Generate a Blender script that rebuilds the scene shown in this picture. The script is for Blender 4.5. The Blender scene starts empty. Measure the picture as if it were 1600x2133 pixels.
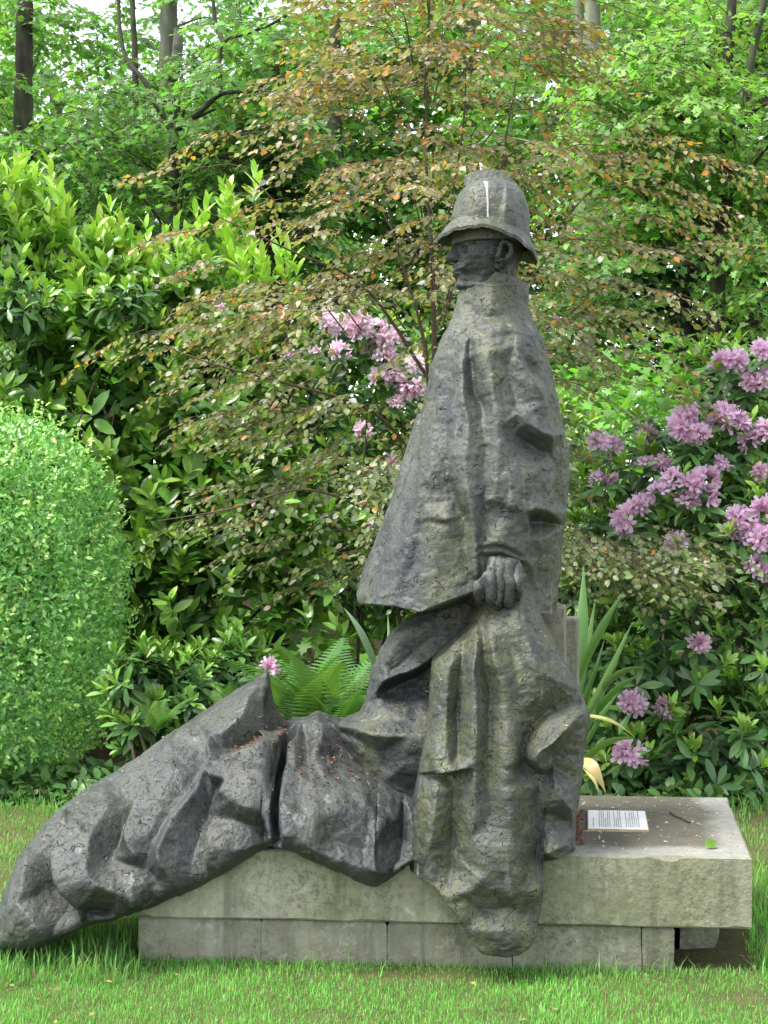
import bpy, math, random
import numpy as np
from mathutils import Matrix, Vector

random.seed(7)
rng = np.random.default_rng(11)
scene = bpy.context.scene
col = scene.collection
R = math.radians

# ------------------------------------------------------------------ camera, sky, sun, exposure
F_PX, CX, CY, CAM_H = 3000.0, 800.0, 1066.5, 1.6
cam_data = bpy.data.cameras.new('camera')
cam = bpy.data.objects.new('camera', cam_data)
col.objects.link(cam)
cam.location = (0, 0, CAM_H)
cam.rotation_euler = (R(90), 0, 0)
cam_data.sensor_fit = 'HORIZONTAL'
cam_data.sensor_width = 36.0
cam_data.lens = 36.0 * F_PX / 1600.0
cam_data.clip_end = 2000.0
scene.camera = cam

SUN_EL, SUN_AZ = R(62), R(250)          # azimuth clockwise from +Y: behind the camera, to its left
world = bpy.data.worlds.new('World')
scene.world = world
world.use_nodes = True
wn, wl = world.node_tree.nodes, world.node_tree.links
sky = wn.new('ShaderNodeTexSky')
sky.sky_type = 'NISHITA'
sky.sun_disc = False
sky.sun_elevation = SUN_EL
sky.sun_rotation = SUN_AZ
sky.air_density = 1.0
sky.dust_density = 1.0
sky.ozone_density = 0.6
hsv = wn.new('ShaderNodeHueSaturation')          # thin bright cloud: the same sky everywhere, with little blue left
hsv.inputs['Saturation'].default_value = .30
wl.new(sky.outputs[0], hsv.inputs['Color'])
wl.new(hsv.outputs[0], wn['Background'].inputs[0])
wn['Background'].inputs[1].default_value = 0.15

sun_data = bpy.data.lights.new('sun', 'SUN')
sun_data.energy = 2.3
sun_data.angle = R(24)
sun_data.color = (1.0, 0.96, 0.88)
sun = bpy.data.objects.new('sun', sun_data)
col.objects.link(sun)
sdir = Vector((math.sin(SUN_AZ) * math.cos(SUN_EL), math.cos(SUN_AZ) * math.cos(SUN_EL), math.sin(SUN_EL)))
sun.rotation_euler = sdir.to_track_quat('Z', 'Y').to_euler()
sun.location = sdir * 60

scene.view_settings.view_transform = 'Standard'
scene.view_settings.look = 'None'
scene.view_settings.gamma = 1.0
scene.view_settings.exposure = 1.8
scene.view_settings.use_curve_mapping = False
scene.cycles.max_bounces = 7
scene.cycles.diffuse_bounces = 3
scene.cycles.glossy_bounces = 2
scene.cycles.transmission_bounces = 4
scene.cycles.transparent_max_bounces = 4

# ------------------------------------------------------------------ small helpers
def P(px, py, Y):
    """direction of a photo pixel, taken out to the distance Y of the thing it belongs to"""
    return np.array(((px - CX) / F_PX * Y, Y, CAM_H - (py - CY) / F_PX * Y))

def proj(V):
    y = np.maximum(V[..., 1], .1)
    return CX + V[..., 0] / y * F_PX, CY - (V[..., 2] - CAM_H) / y * F_PX

def sstep(a, b, x):
    t = np.clip((x - a) / (b - a), 0, 1)
    return t * t * (3 - 2 * t)

_perm = rng.random((32, 32, 32))
def vnoise(p):
    """smooth value noise, p (...,3), result 0..1"""
    i = np.floor(p).astype(int); f = p - i
    f = f * f * (3 - 2 * f)
    out = 0
    for dx in (0, 1):
        for dy in (0, 1):
            for dz in (0, 1):
                w = (f[..., 0] if dx else 1 - f[..., 0]) * (f[..., 1] if dy else 1 - f[..., 1]) * (f[..., 2] if dz else 1 - f[..., 2])
                out = out + w * _perm[(i[..., 0] + dx) % 32, (i[..., 1] + dy) % 32, (i[..., 2] + dz) % 32]
    return out

def fbm(p, oct=4):
    a, s, o = .5, 1., 0.
    for k in range(oct):
        o = o + a * (vnoise(p * s + 17.3 * k) - .5); a *= .5; s *= 2.03
    return o

def mesh_obj(name, V, faces, mat, parent=None, smooth=True, colors=None, sizes=None):
    """faces: (n,k) int array, or a flat loop array with sizes"""
    me = bpy.data.meshes.new(name)
    V = np.asarray(V, dtype=np.float32).reshape(-1, 3)
    if sizes is None:
        faces = np.asarray(faces, dtype=np.int32)
        sizes = np.full(len(faces), faces.shape[1], dtype=np.int32)
        loops = faces.ravel()
    else:
        loops = np.asarray(faces, dtype=np.int32); sizes = np.asarray(sizes, dtype=np.int32)
    me.vertices.add(len(V)); me.vertices.foreach_set('co', V.ravel())
    me.loops.add(len(loops)); me.loops.foreach_set('vertex_index', loops)
    me.polygons.add(len(sizes))
    st = np.zeros(len(sizes), dtype=np.int32); st[1:] = np.cumsum(sizes)[:-1]
    me.polygons.foreach_set('loop_start', st)
    try:
        me.polygons.foreach_set('loop_total', sizes)
    except Exception:
        pass
    me.polygons.foreach_set('use_smooth', np.full(len(sizes), smooth, dtype=bool))
    if colors is not None:
        at = me.color_attributes.new('col', 'FLOAT_COLOR', 'POINT')
        c4 = np.ones((len(V), 4), dtype=np.float32); c4[:, :3] = colors
        at.data.foreach_set('color', c4.ravel())
    me.update(); me.validate()
    if mat is not None:
        me.materials.append(mat)
    o = bpy.data.objects.new(name, me)
    col.objects.link(o)
    if parent is not None:
        o.parent = parent
    return o

def shift(o, root):
    """mesh was made in world coordinates: move its vertices so that it can hang under root"""
    me = o.data
    v = np.empty(len(me.vertices) * 3, dtype=np.float32); me.vertices.foreach_get('co', v)
    v = v.reshape(-1, 3) - np.array(root.location, dtype=np.float32)
    me.vertices.foreach_set('co', v.ravel()); me.update()
    o.parent = root
    return o

def tag(o, label, cat, group=None, kind=None):
    o['label'] = label; o['category'] = cat
    if group: o['group'] = group
    if kind: o['kind'] = kind
    return o

def thing(name, loc, label, cat, group=None):
    o = bpy.data.objects.new(name, None)
    o.empty_display_size = .2
    col.objects.link(o); o.location = tuple(float(v) for v in loc)
    return tag(o, label, cat, group)

def tube(pts, rad, n=7, wob=0.0, cap=True):
    pts = np.asarray(pts, float); rad = np.broadcast_to(np.asarray(rad, float), (len(pts),))
    T = np.gradient(pts, axis=0); T /= np.linalg.norm(T, axis=1)[:, None] + 1e-9
    up = np.array((0., 0., 1.)) if abs(T[0, 2]) < .9 else np.array((1., 0., 0.))
    V = []
    a = np.cross(T[0], up)
    for p, t, r in zip(pts, T, rad):
        a = a - t * (a @ t); a = a / (np.linalg.norm(a) + 1e-9); b = np.cross(a, t)
        ang = np.arange(n) * 2 * math.pi / n
        rr = r * (1 + wob * (rng.random(n) - .5))
        V.append(p + np.outer(np.cos(ang) * rr, a) + np.outer(np.sin(ang) * rr, b))
    V = np.concatenate(V)
    Fq = []
    for i in range(len(pts) - 1):
        for k in range(n):
            Fq.append((i * n + k, i * n + (k + 1) % n, (i + 1) * n + (k + 1) % n, (i + 1) * n + k))
    Fq = np.array(Fq)
    return V, Fq

def join(parts):
    V, Fs, off = [], [], 0
    for v, f in parts:
        V.append(v); Fs.append(f + off); off += len(v)
    return np.concatenate(V), np.concatenate(Fs)

def smooth_path(pts, n=24):
    """Catmull-Rom through pts"""
    p = np.asarray(pts, float); q = np.vstack((2 * p[0] - p[1], p, 2 * p[-1] - p[-2])); out = []
    m = len(p) - 1; per = max(2, n // m)
    for i in range(m):
        a, b, c, d = q[i:i + 4]
        for t in np.linspace(0, 1, per, endpoint=(i == m - 1)):
            out.append(.5 * (2 * b + (c - a) * t + (2 * a - 5 * b + 4 * c - d) * t ** 2 + (3 * b - a - 3 * c + d) * t ** 3))
    return np.array(out)

# ------------------------------------------------------------------ materials
class Mat:
    def __init__(s, name):
        s.m = bpy.data.materials.new(name); s.m.use_nodes = True
        s.n, s.l = s.m.node_tree.nodes, s.m.node_tree.links
        s.b = s.n['Principled BSDF']; s.out = s.n['Material Output']
        s.tc = s.n.new('ShaderNodeTexCoord').outputs['Object']
    def _in(s, sock, v):
        if v is None: return
        if isinstance(v, bpy.types.NodeSocket): s.l.new(v, sock)
        else: sock.default_value = v
    def mapped(s, scale, vec=None):
        n = s.n.new('ShaderNodeMapping'); s._in(n.inputs[0], vec or s.tc); n.inputs['Scale'].default_value = scale
        return n.outputs[0]
    def noise(s, scale, detail=4, rough=.55, dist=0., vec=None, color=False):
        n = s.n.new('ShaderNodeTexNoise'); s._in(n.inputs['Vector'], vec or s.tc)
        n.inputs['Scale'].default_value = scale; n.inputs['Detail'].default_value = detail
        n.inputs['Roughness'].default_value = rough; n.inputs['Distortion'].default_value = dist
        return n.outputs['Color' if color else 'Fac']
    def voro(s, scale, feature='F1', vec=None, rnd=1.):
        n = s.n.new('ShaderNodeTexVoronoi'); n.feature = feature; s._in(n.inputs['Vector'], vec or s.tc)
        n.inputs['Scale'].default_value = scale; n.inputs['Randomness'].default_value = rnd
        return n.outputs['Distance']
    def ramp(s, fac, stops, interp='LINEAR'):
        n = s.n.new('ShaderNodeValToRGB'); s._in(n.inputs[0], fac); cr = n.color_ramp; cr.interpolation = interp
        while len(cr.elements) < len(stops): cr.elements.new(.5)
        for e, (p, c) in zip(cr.elements, stops):
            e.position = p
            e.color = (c, c, c, 1) if not isinstance(c, (tuple, list)) else (*c, 1)
        return n.outputs[0]
    def mix(s, fac, a, b, mode='MIX'):
        n = s.n.new('ShaderNodeMix'); n.data_type = 'RGBA'; n.blend_type = mode
        s._in(n.inputs[0], fac)
        for k, v in ((6, a), (7, b)):
            s._in(n.inputs[k], (*v, 1) if isinstance(v, tuple) and len(v) == 3 else v)
        return n.outputs[2]
    def math(s, op, a, b=None, clamp=False):
        n = s.n.new('ShaderNodeMath'); n.operation = op; n.use_clamp = clamp
        s._in(n.inputs[0], a); s._in(n.inputs[1], b)
        return n.outputs[0]
    def vmath(s, op, a, b):
        n = s.n.new('ShaderNodeVectorMath'); n.operation = op; s._in(n.inputs[0], a); s._in(n.inputs[1], b)
        return n.outputs[0]
    def sep(s, vec=None):
        n = s.n.new('ShaderNodeSeparateXYZ'); s._in(n.inputs[0], vec or s.tc); return n.outputs
    def bump(s, h, strength=.5, dist=.01, normal=None):
        n = s.n.new('ShaderNodeBump'); s._in(n.inputs['Height'], h)
        n.inputs['Strength'].default_value = strength; n.inputs['Distance'].default_value = dist
        if normal is not None: s._in(n.inputs['Normal'], normal)
        return n.outputs[0]
    def set(s, color=None, rough=None, normal=None, spec=None):
        s._in(s.b.inputs['Base Color'], (*color, 1) if isinstance(color, tuple) and len(color) == 3 else color)
        s._in(s.b.inputs['Roughness'], rough); s._in(s.b.inputs['Normal'], normal)
        if spec is not None: s.b.inputs['Specular IOR Level'].default_value = spec
        return s.m

def leaf_mat(name, rough, transl, single, spec=.5, tint=(1.15, 1.25, .55)):
    """leaf colour: from the mesh attribute 'col' (joined foliage) or from the object's own colour (single leaves)"""
    M = Mat(name)
    if single:
        c = M.n.new('ShaderNodeObjectInfo').outputs['Color']
    else:
        a = M.n.new('ShaderNodeAttribute'); a.attribute_name = 'col'; c = a.outputs['Color']
    if name.startswith('petal'):
        rv = M.ramp(M.n.new('ShaderNodeObjectInfo').outputs['Random'], [(0., (.72, .64, .66)), (.3, (.95, .9, .95)), (1., (1., 1., 1.))])
        c = M.mix(1., c, rv, 'MULTIPLY')
    fine = M.noise(38, 2)
    c2 = M.mix(M.ramp(fine, [(.3, .0), (.7, .35)]), c, M.mix(1., c, (.62, .66, .55), 'MULTIPLY'))
    M.set(c2, rough, None, spec)
    tr = M.n.new('ShaderNodeBsdfTranslucent')
    M.l.new(M.mix(1., c2, tint, 'MULTIPLY'), tr.inputs[0])
    mx = M.n.new('ShaderNodeMixShader'); mx.inputs[0].default_value = transl
    M.l.new(M.b.outputs[0], mx.inputs[1]); M.l.new(tr.outputs[0], mx.inputs[2])
    M.l.new(mx.outputs[0], M.out.inputs[0])
    return M.m

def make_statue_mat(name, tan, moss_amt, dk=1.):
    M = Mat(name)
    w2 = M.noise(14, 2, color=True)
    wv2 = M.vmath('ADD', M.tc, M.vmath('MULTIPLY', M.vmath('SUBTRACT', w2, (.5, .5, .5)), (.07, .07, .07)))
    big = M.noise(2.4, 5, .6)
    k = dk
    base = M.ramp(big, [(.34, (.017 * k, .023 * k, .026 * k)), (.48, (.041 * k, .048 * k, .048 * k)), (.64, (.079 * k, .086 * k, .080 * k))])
    mid = M.noise(8, 5, .65)
    base = M.mix(M.math('MULTIPLY', M.ramp(mid, [(.42, 0.), (.64, 1.)]), tan), base, (.132, .136, .118))
    base = M.mix(M.ramp(M.noise(5, 4, .6, vec=M.mapped((1, 1, .4))), [(.52, 0.), (.68, .8)]), base, (.026, .031, .036))
    moss = M.math('MULTIPLY', M.ramp(M.noise(3.4, 5, .65, vec=M.mapped((1, 1, .35))), [(.42, 0.), (.58, 1.)]), M.ramp(M.noise(26, 3), [(.34, .15), (.60, 1.)]))
    base = M.mix(M.math('MULTIPLY', moss, moss_amt), base, (.074, .083, .029))
    base = M.mix(M.ramp(M.noise(16, 4, .6, vec=M.mapped((1, 1, .22))), [(.63, 0.), (.72, .55)]), base, (.20, .205, .20))
    # short nicks left by the thumbed-on clay
    edge = M.voro(20, 'DISTANCE_TO_EDGE', wv2)
    gate = M.ramp(M.noise(26, 2), [(.58, 0.), (.62, 1.)])
    cr = M.math('MULTIPLY', M.ramp(edge, [(.0, 1.), (.035, 0.)]), gate)
    chips = M.ramp(M.noise(60, 3, .7, .3, vec=M.mapped((1, 1, 1.5))), [(.605, 0.), (.64, 1.)])
    base = M.mix(M.math('MULTIPLY', cr, .8), base, (.016, .018, .018))
    base = M.mix(M.math('MULTIPLY', chips, .6), base, (.022, .024, .023))
    h = M.math('MULTIPLY', M.noise(17, 6, .64), .95)
    h = M.math('SUBTRACT', h, M.math('MULTIPLY', cr, .55))
    h = M.math('SUBTRACT', h, M.math('MULTIPLY', chips, .40))
    return M.set(base, M.ramp(mid, [(.3, .42), (.7, .64)]), M.bump(h, .9, .017), .5)

def make_concrete(name, algae, dark, k=1.):
    M = Mat(name)
    base = M.ramp(M.noise(5, 6, .7), [(.3, (.21 * k, .20 * k, .15 * k)), (.5, (.29 * k, .28 * k, .22 * k)), (.7, (.38 * k, .37 * k, .30 * k))])
    z = M.sep()
    spots = M.math('MULTIPLY', M.ramp(M.voro(30, 'F1', M.vmath('ADD', M.tc, M.vmath('MULTIPLY', M.noise(30, 2, color=True), (.03, .03, .03)))), [(.25, 1.), (.42, 0.)]), M.ramp(M.noise(9, 3), [(.48, 0.), (.6, 1.)]))
    base = M.mix(M.math('MULTIPLY', spots, .8), base, (.42 * k, .42 * k, .37 * k))
    dirt = M.math('MULTIPLY', M.ramp(M.noise(42, 5, .8), [(.47, 0.), (.60, 1.)]), M.ramp(M.noise(3.2, 3), [(.4, .15), (.62, 1.)]))
    base = M.mix(M.math('MULTIPLY', dirt, dark), base, (.085, .085, .055))
    streak = M.ramp(M.noise(13, 4, .6, vec=M.mapped((1, 1, .07))), [(.52, 0.), (.70, 1.)])
    base = M.mix(M.math('MULTIPLY', streak, .42), base, (.38 * k, .39 * k, .32 * k))
    green = M.math('MULTIPLY', M.ramp(M.noise(1.9, 4, .6), [(.36, .1), (.60, 1.)]), M.ramp(M.noise(.9, 2), [(.38, .3), (.55, 1.)]))
    base = M.mix(M.math('MULTIPLY', green, algae), base, (.10 * k, .115 * k, .042 * k))
    drip = M.ramp(M.noise(10, 5, .65, vec=M.mapped((1, 1, .12))), [(.50, 0.), (.64, 1.)])
    base = M.mix(M.math('MULTIPLY', drip, .7), base, (.105 * k, .105 * k, .070 * k))
    blk = M.math('MULTIPLY', M.ramp(M.voro(60, 'F1'), [(.10, 1.), (.2, 0.)]), M.ramp(M.noise(7, 2), [(.5, 0.), (.6, 1.)]))
    base = M.mix(M.math('MULTIPLY', blk, .6), base, (.05, .05, .04))
    h = M.math('ADD', M.noise(60, 4, .7), M.math('MULTIPLY', M.noise(9, 3), .5))
    return M.set(base, .9, M.bump(h, .7, .008), .25), M

def bark_mat(name, c1, c2, c3, moss=.3, scale=9):
    M = Mat(name)
    v = M.mapped((1, 1, .22))
    n = M.noise(scale, 6, .65, .5, vec=v)
    base = M.ramp(n, [(.3, c1), (.5, c2), (.72, c3)])
    base = M.mix(M.math('MULTIPLY', M.ramp(M.noise(3, 4), [(.45, 0.), (.6, 1.)]), moss), base, (.09, .12, .045))
    return M.set(base, .9, M.bump(n, .8, .03), .2)

def plain(name, c1, c2, rough=.8, scale=20, spec=.3, bump=0.):
    M = Mat(name)
    n = M.noise(scale, 4)
    return M.set(M.ramp(n, [(.3, c1), (.7, c2)]), rough, M.bump(n, bump, .01) if bump else None, spec)

MAT = {}
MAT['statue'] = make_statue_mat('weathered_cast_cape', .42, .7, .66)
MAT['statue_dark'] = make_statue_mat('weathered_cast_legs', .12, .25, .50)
MAT['statue_head'] = make_statue_mat('weathered_cast_head_shaded', .06, .08, .36)  # toned darker than the helmet: the brim's shade put into the colour
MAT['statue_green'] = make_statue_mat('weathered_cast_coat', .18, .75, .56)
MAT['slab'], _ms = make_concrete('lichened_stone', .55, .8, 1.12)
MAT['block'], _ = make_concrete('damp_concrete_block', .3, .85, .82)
MAT['bark_dark'] = bark_mat('dark_wet_bark', (.012, .011, .009), (.03, .027, .022), (.06, .055, .045), .35)
MAT['bark_grey'] = bark_mat('smooth_grey_bark', (.05, .055, .04), (.10, .105, .08), (.17, .17, .13), .6, 5)
MAT['bark_pale'] = bark_mat('pale_beech_bark', (.10, .11, .075), (.17, .18, .125), (.24, .245, .18), .5, 4)
MAT['twig'] = plain('brown_twig', (.05, .035, .022), (.11, .08, .05))
MAT['stem'] = plain('green_stem', (.05, .07, .02), (.10, .10, .04))
for k, (ro, tr, sp) in dict(beech=(.40, .45, .5), laurel=(.26, .22, .55), rhodo=(.34, .2, .5), holly=(.28, .18, .55), maple=(.5, .48, .4), fern=(.6, .4, .25), petal=(.7, .5, .2), strap=(.42, .3, .4), grass=(.55, .35, .3)).items():
    tn = (1.05, 1., 1.05) if k == 'petal' else (1.15, 1.25, .55)
    MAT[k] = leaf_mat(k + '_leaves', ro, tr, False, sp, tn)
    MAT[k + '_single'] = leaf_mat(k + '_leaf_single', ro, tr, True, sp, tn)

# ------------------------------------------------------------------ the ground
def ground_sheet(name, outline, z, mat, cut=None):
    V = np.array([(x, y, z) for x, y in outline]); 
    o = mesh_obj(name, V, np.arange(len(V)), mat, smooth=False, sizes=[len(V)])
    o['kind'] = 'structure'
    return o

M = Mat('lawn_soil')
n1 = M.noise(6, 5, .7)
c = M.ramp(n1, [(.3, (.055, .050, .022)), (.55, (.085, .085, .035)), (.75, (.12, .095, .060))])
MAT['lawn'] = M.set(c, .95, M.bump(M.noise(40, 4), .8, .02), .1)
M = Mat('leaf_litter_soil')
n1 = M.noise(16, 6, .75)
c = M.ramp(n1, [(.32, (.022, .016, .010)), (.55, (.055, .036, .022)), (.72, (.12, .075, .045))])
MAT['soil'] = M.set(c, .95, M.bump(n1, 1., .03), .1)
ground_sheet('lawn', [(-400, -60), (400, -60), (400, 900), (-400, 900)], 0.0, MAT['lawn'])

BED_FRONT = [(-30, 7.6), (-3.2, 7.75), (-1.9, 7.9), (-1.1, 7.35), (-.4, 7.2), (.6, 7.3), (1.1, 7.5), (1.7, 7.75), (2.4, 8.1), (4, 8.3), (30, 8.6)]
def bed_y(x):
    return np.interp(x, [p[0] for p in BED_FRONT], [p[1] for p in BED_FRONT])
ground_sheet('flower_bed', BED_FRONT + [(30, 70), (-30, 70)], 0.012, MAT['soil'])

# ------------------------------------------------------------------ plinth
Z_TOP, Z_MID = .405, .150
A0 = np.array((-.93, 5.135)); A1 = np.array((1.272, 4.98))          # front edge, left to right
DEP = np.array((.165, 1.05))                                         # direction to the back
def on_slab(s, d):
    """s along the front edge in metres from the right corner to the left, d depth 0..1"""
    u = (A0 - A1) / np.linalg.norm(A0 - A1)
    q = A1 + u * s + DEP * d
    return q

def prism(foot, z0, z1, bev=.006, jitter=.0, seed=0):
    """bevelled prism on a convex footprint given counter-clockwise"""
    foot = np.asarray(foot, float); c = foot.mean(0)
    def inset(d):
        e = foot - c; return c + e * (1 - d / np.linalg.norm(e, axis=1))[:, None]
    r = [(inset(bev * 1.2), z0), (foot, z0 + bev), (foot, z1 - bev), (inset(bev * 1.2), z1)]
    V = np.concatenate([np.column_stack((p, np.full(len(p), z))) for p, z in r])
    n = len(foot); loops, sizes = [], []
    for k in range(3):
        for i in range(n):
            loops += [k * n + i, k * n + (i + 1) % n, (k + 1) * n + (i + 1) % n, (k + 1) * n + i]; sizes.append(4)
    loops += list(range(n))[::-1]; sizes.append(n)
    loops += list(range(3 * n, 4 * n)); sizes.append(n)
    return V, loops, sizes

def prism_rough(foot, z0, z1, bev=.008, step=.02, amp=.0016, chip=.010, seed=0.):
    """worn block: the same prism with uneven faces and chipped arrises"""
    foot = np.asarray(foot, float); n = len(foot); pts, nor = [], []
    for i in range(n):
        p, q_ = foot[i], foot[(i + 1) % n]; L = np.linalg.norm(q_ - p); m = max(2, int(L / step)); d = (q_ - p) / L
        for t in np.arange(m) / m:
            pts.append(p + d * L * t); nor.append(np.array((d[1], -d[0])))
    pts, nor = np.array(pts), np.array(nor)
    sm = (nor + np.roll(nor, 1, 0)); nor = sm / np.linalg.norm(sm, axis=1)[:, None]
    N = len(pts)
    def nz(z, f, k): return vnoise(np.column_stack((pts * f, np.full(N, z * f + k + seed)))) - .5
    bt = bev * (.5 + 1.2 * (nz(0, 14, 3) + .5)) + chip * sstep(.22, .42, nz(0, 9, 40)); bb = bev * (.5 + 1.2 * (nz(0, 14, 9) + .5)) + chip * sstep(.22, .42, nz(0, 9, 70))
    rings = []
    zs = np.linspace(0, 1, 6)
    rings.append((pts - nor * bb[:, None], np.full(N, z0)))
    for f in zs:
        z = (z0 + bb) * (1 - f) + (z1 - bt) * f
        rings.append((pts + nor * (amp * 2 * nz(f * .3, 22, 1) + amp * 2 * nz(f * .3, 6, 2))[:, None], z))
    rings.append((pts - nor * (bt * .9)[:, None], np.full(N, z1)))
    V = np.concatenate([np.column_stack((a_, b_)) for a_, b_ in rings]); K = len(rings); loops, sizes = [], []
    for k in range(K - 1):
        for i in range(N):
            loops += [k * N + i, k * N + (i + 1) % N, (k + 1) * N + (i + 1) % N, (k + 1) * N + i]; sizes.append(4)
    loops += list(range(N))[::-1]; sizes.append(N)
    loops += list(range((K - 1) * N, K * N)); sizes.append(N)
    return V, loops, sizes

plinth = thing('stone_plinth', (.2, 5.5, 0), 'low lichened stone plinth on concrete blocks under the seated soldier statue', 'plinth')
V, lo, si = prism_rough([A0, A1, A1 + DEP, A0 + DEP], Z_MID + .006, Z_TOP, .006)
slab = shift(mesh_obj('slab', V, lo, MAT['slab'], None, False, sizes=si), plinth)
# dark damp film on top of the slab, with a dry pale rim along the front edge
slab.data.materials.clear()
M = _ms
zz = M.n.new('ShaderNodeNewGeometry').outputs['Normal']
up = M.ramp(M.sep(zz)[2], [(.6, 0.), (.8, 1.)])
xyz = M.sep()
nrm = np.array((A0 - A1)); nrm = np.array((-nrm[1], nrm[0])) / np.linalg.norm(nrm)
if nrm[1] < 0: nrm = -nrm
off = float(np.dot(A1 - np.array((.2, 5.5)), nrm))
dist = M.math('SUBTRACT', M.math('ADD', M.math('MULTIPLY', xyz[0], float(nrm[0])), M.math('MULTIPLY', xyz[1], float(nrm[1]))), off)
dist = M.math('ADD', dist, M.math('MULTIPLY', M.math('SUBTRACT', M.noise(2.6, 3), .5), .35))
e2 = M.math('SUBTRACT', 1.10, xyz[0])
e2 = M.math('ADD', e2, M.math('MULTIPLY', xyz[1], .157))
e2 = M.math('ADD', e2, M.math('MULTIPLY', M.math('SUBTRACT', M.noise(4, 3), .5), .2))
wet = M.math('MULTIPLY', M.ramp(dist, [(.10, 0.), (.19, 1.)]), M.ramp(e2, [(.02, 0.), (.09, 1.)]))
wet = M.math('MULTIPLY', wet, up)
old = M.b.inputs['Base Color'].links[0].from_socket
topc = M.mix(M.math('MULTIPLY', up, .8), old, M.ramp(M.noise(24, 5, .7), [(.3, (.18, .178, .165)), (.7, (.28, .275, .26))]))
topc = M.mix(M.math('MULTIPLY', wet, .85), topc, M.ramp(M.noise(7, 5, .7), [(.3, (.060, .056, .034)), (.7, (.115, .105, .072))]))
M.l.new(topc, M.b.inputs['Base Color'])
slab.data.materials.append(MAT['slab'])

uf = (A1 - A0) / np.linalg.norm(A1 - A0); ub = DEP / np.linalg.norm(DEP)
B0 = np.array(P(283, 1917, 5.13)[:2]) + ub * .02
def block(s0, s1, depth=.215, row=0., zb=-.06, z1=Z_MID):
    a = B0 + uf * s0 + ub * row; b = B0 + uf * s1 + ub * row
    V, lo, si = prism_rough([a, b, b + ub * depth, a + ub * depth], zb, z1, .006, .02, .003, .016, s0 * 7.)
    return shift(mesh_obj('block', V, lo, MAT['block'], None, False, sizes=si), plinth)
edges = [0, .445, .893, 1.335, 1.785, 1.898]
for i in range(5):
    block(edges[i] + .002, edges[i + 1] - .002)
for i in range(4):
    block(edges[i] + .002, edges[i + 1] - .002, row=.75)
block(0, .215, depth=.5, row=.23)
V, lo, si = prism_rough([B0 + uf * 1.93 + ub * .26, B0 + uf * 2.06 + ub * .28, B0 + uf * 2.07 + ub * .7, B0 + uf * 1.94 + ub * .72], -.05, Z_MID, .02, .02, .012, .02, 4.)
shift(mesh_obj('rough_stone', V, lo, MAT['block'], None, False, sizes=si), plinth)

# ------------------------------------------------------------------ the statue
def seg_field(px, py, line):
    """distance to a polyline, position 0..1 along it, side"""
    L = np.asarray(line, float)
    best = np.full(px.shape, 1e9); tt = np.zeros(px.shape); side = np.zeros(px.shape)
    seg = np.linalg.norm(L[1:] - L[:-1], axis=1); cum = np.concatenate(([0], np.cumsum(seg)))
    for i in range(len(L) - 1):
        a, d = L[i], L[i + 1] - L[i]
        t = np.clip(((px - a[0]) * d[0] + (py - a[1]) * d[1]) / (d @ d + 1e-9), 0, 1)
        qx, qy = px - a[0] - t * d[0], py - a[1] - t * d[1]
        r = np.hypot(qx, qy); m = r < best
        best = np.where(m, r, best); tt = np.where(m, (cum[i] + t * seg[i]) / cum[-1], tt)
        side = np.where(m, np.sign(d[0] * qy - d[1] * qx), side)
    return best, tt, side

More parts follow.
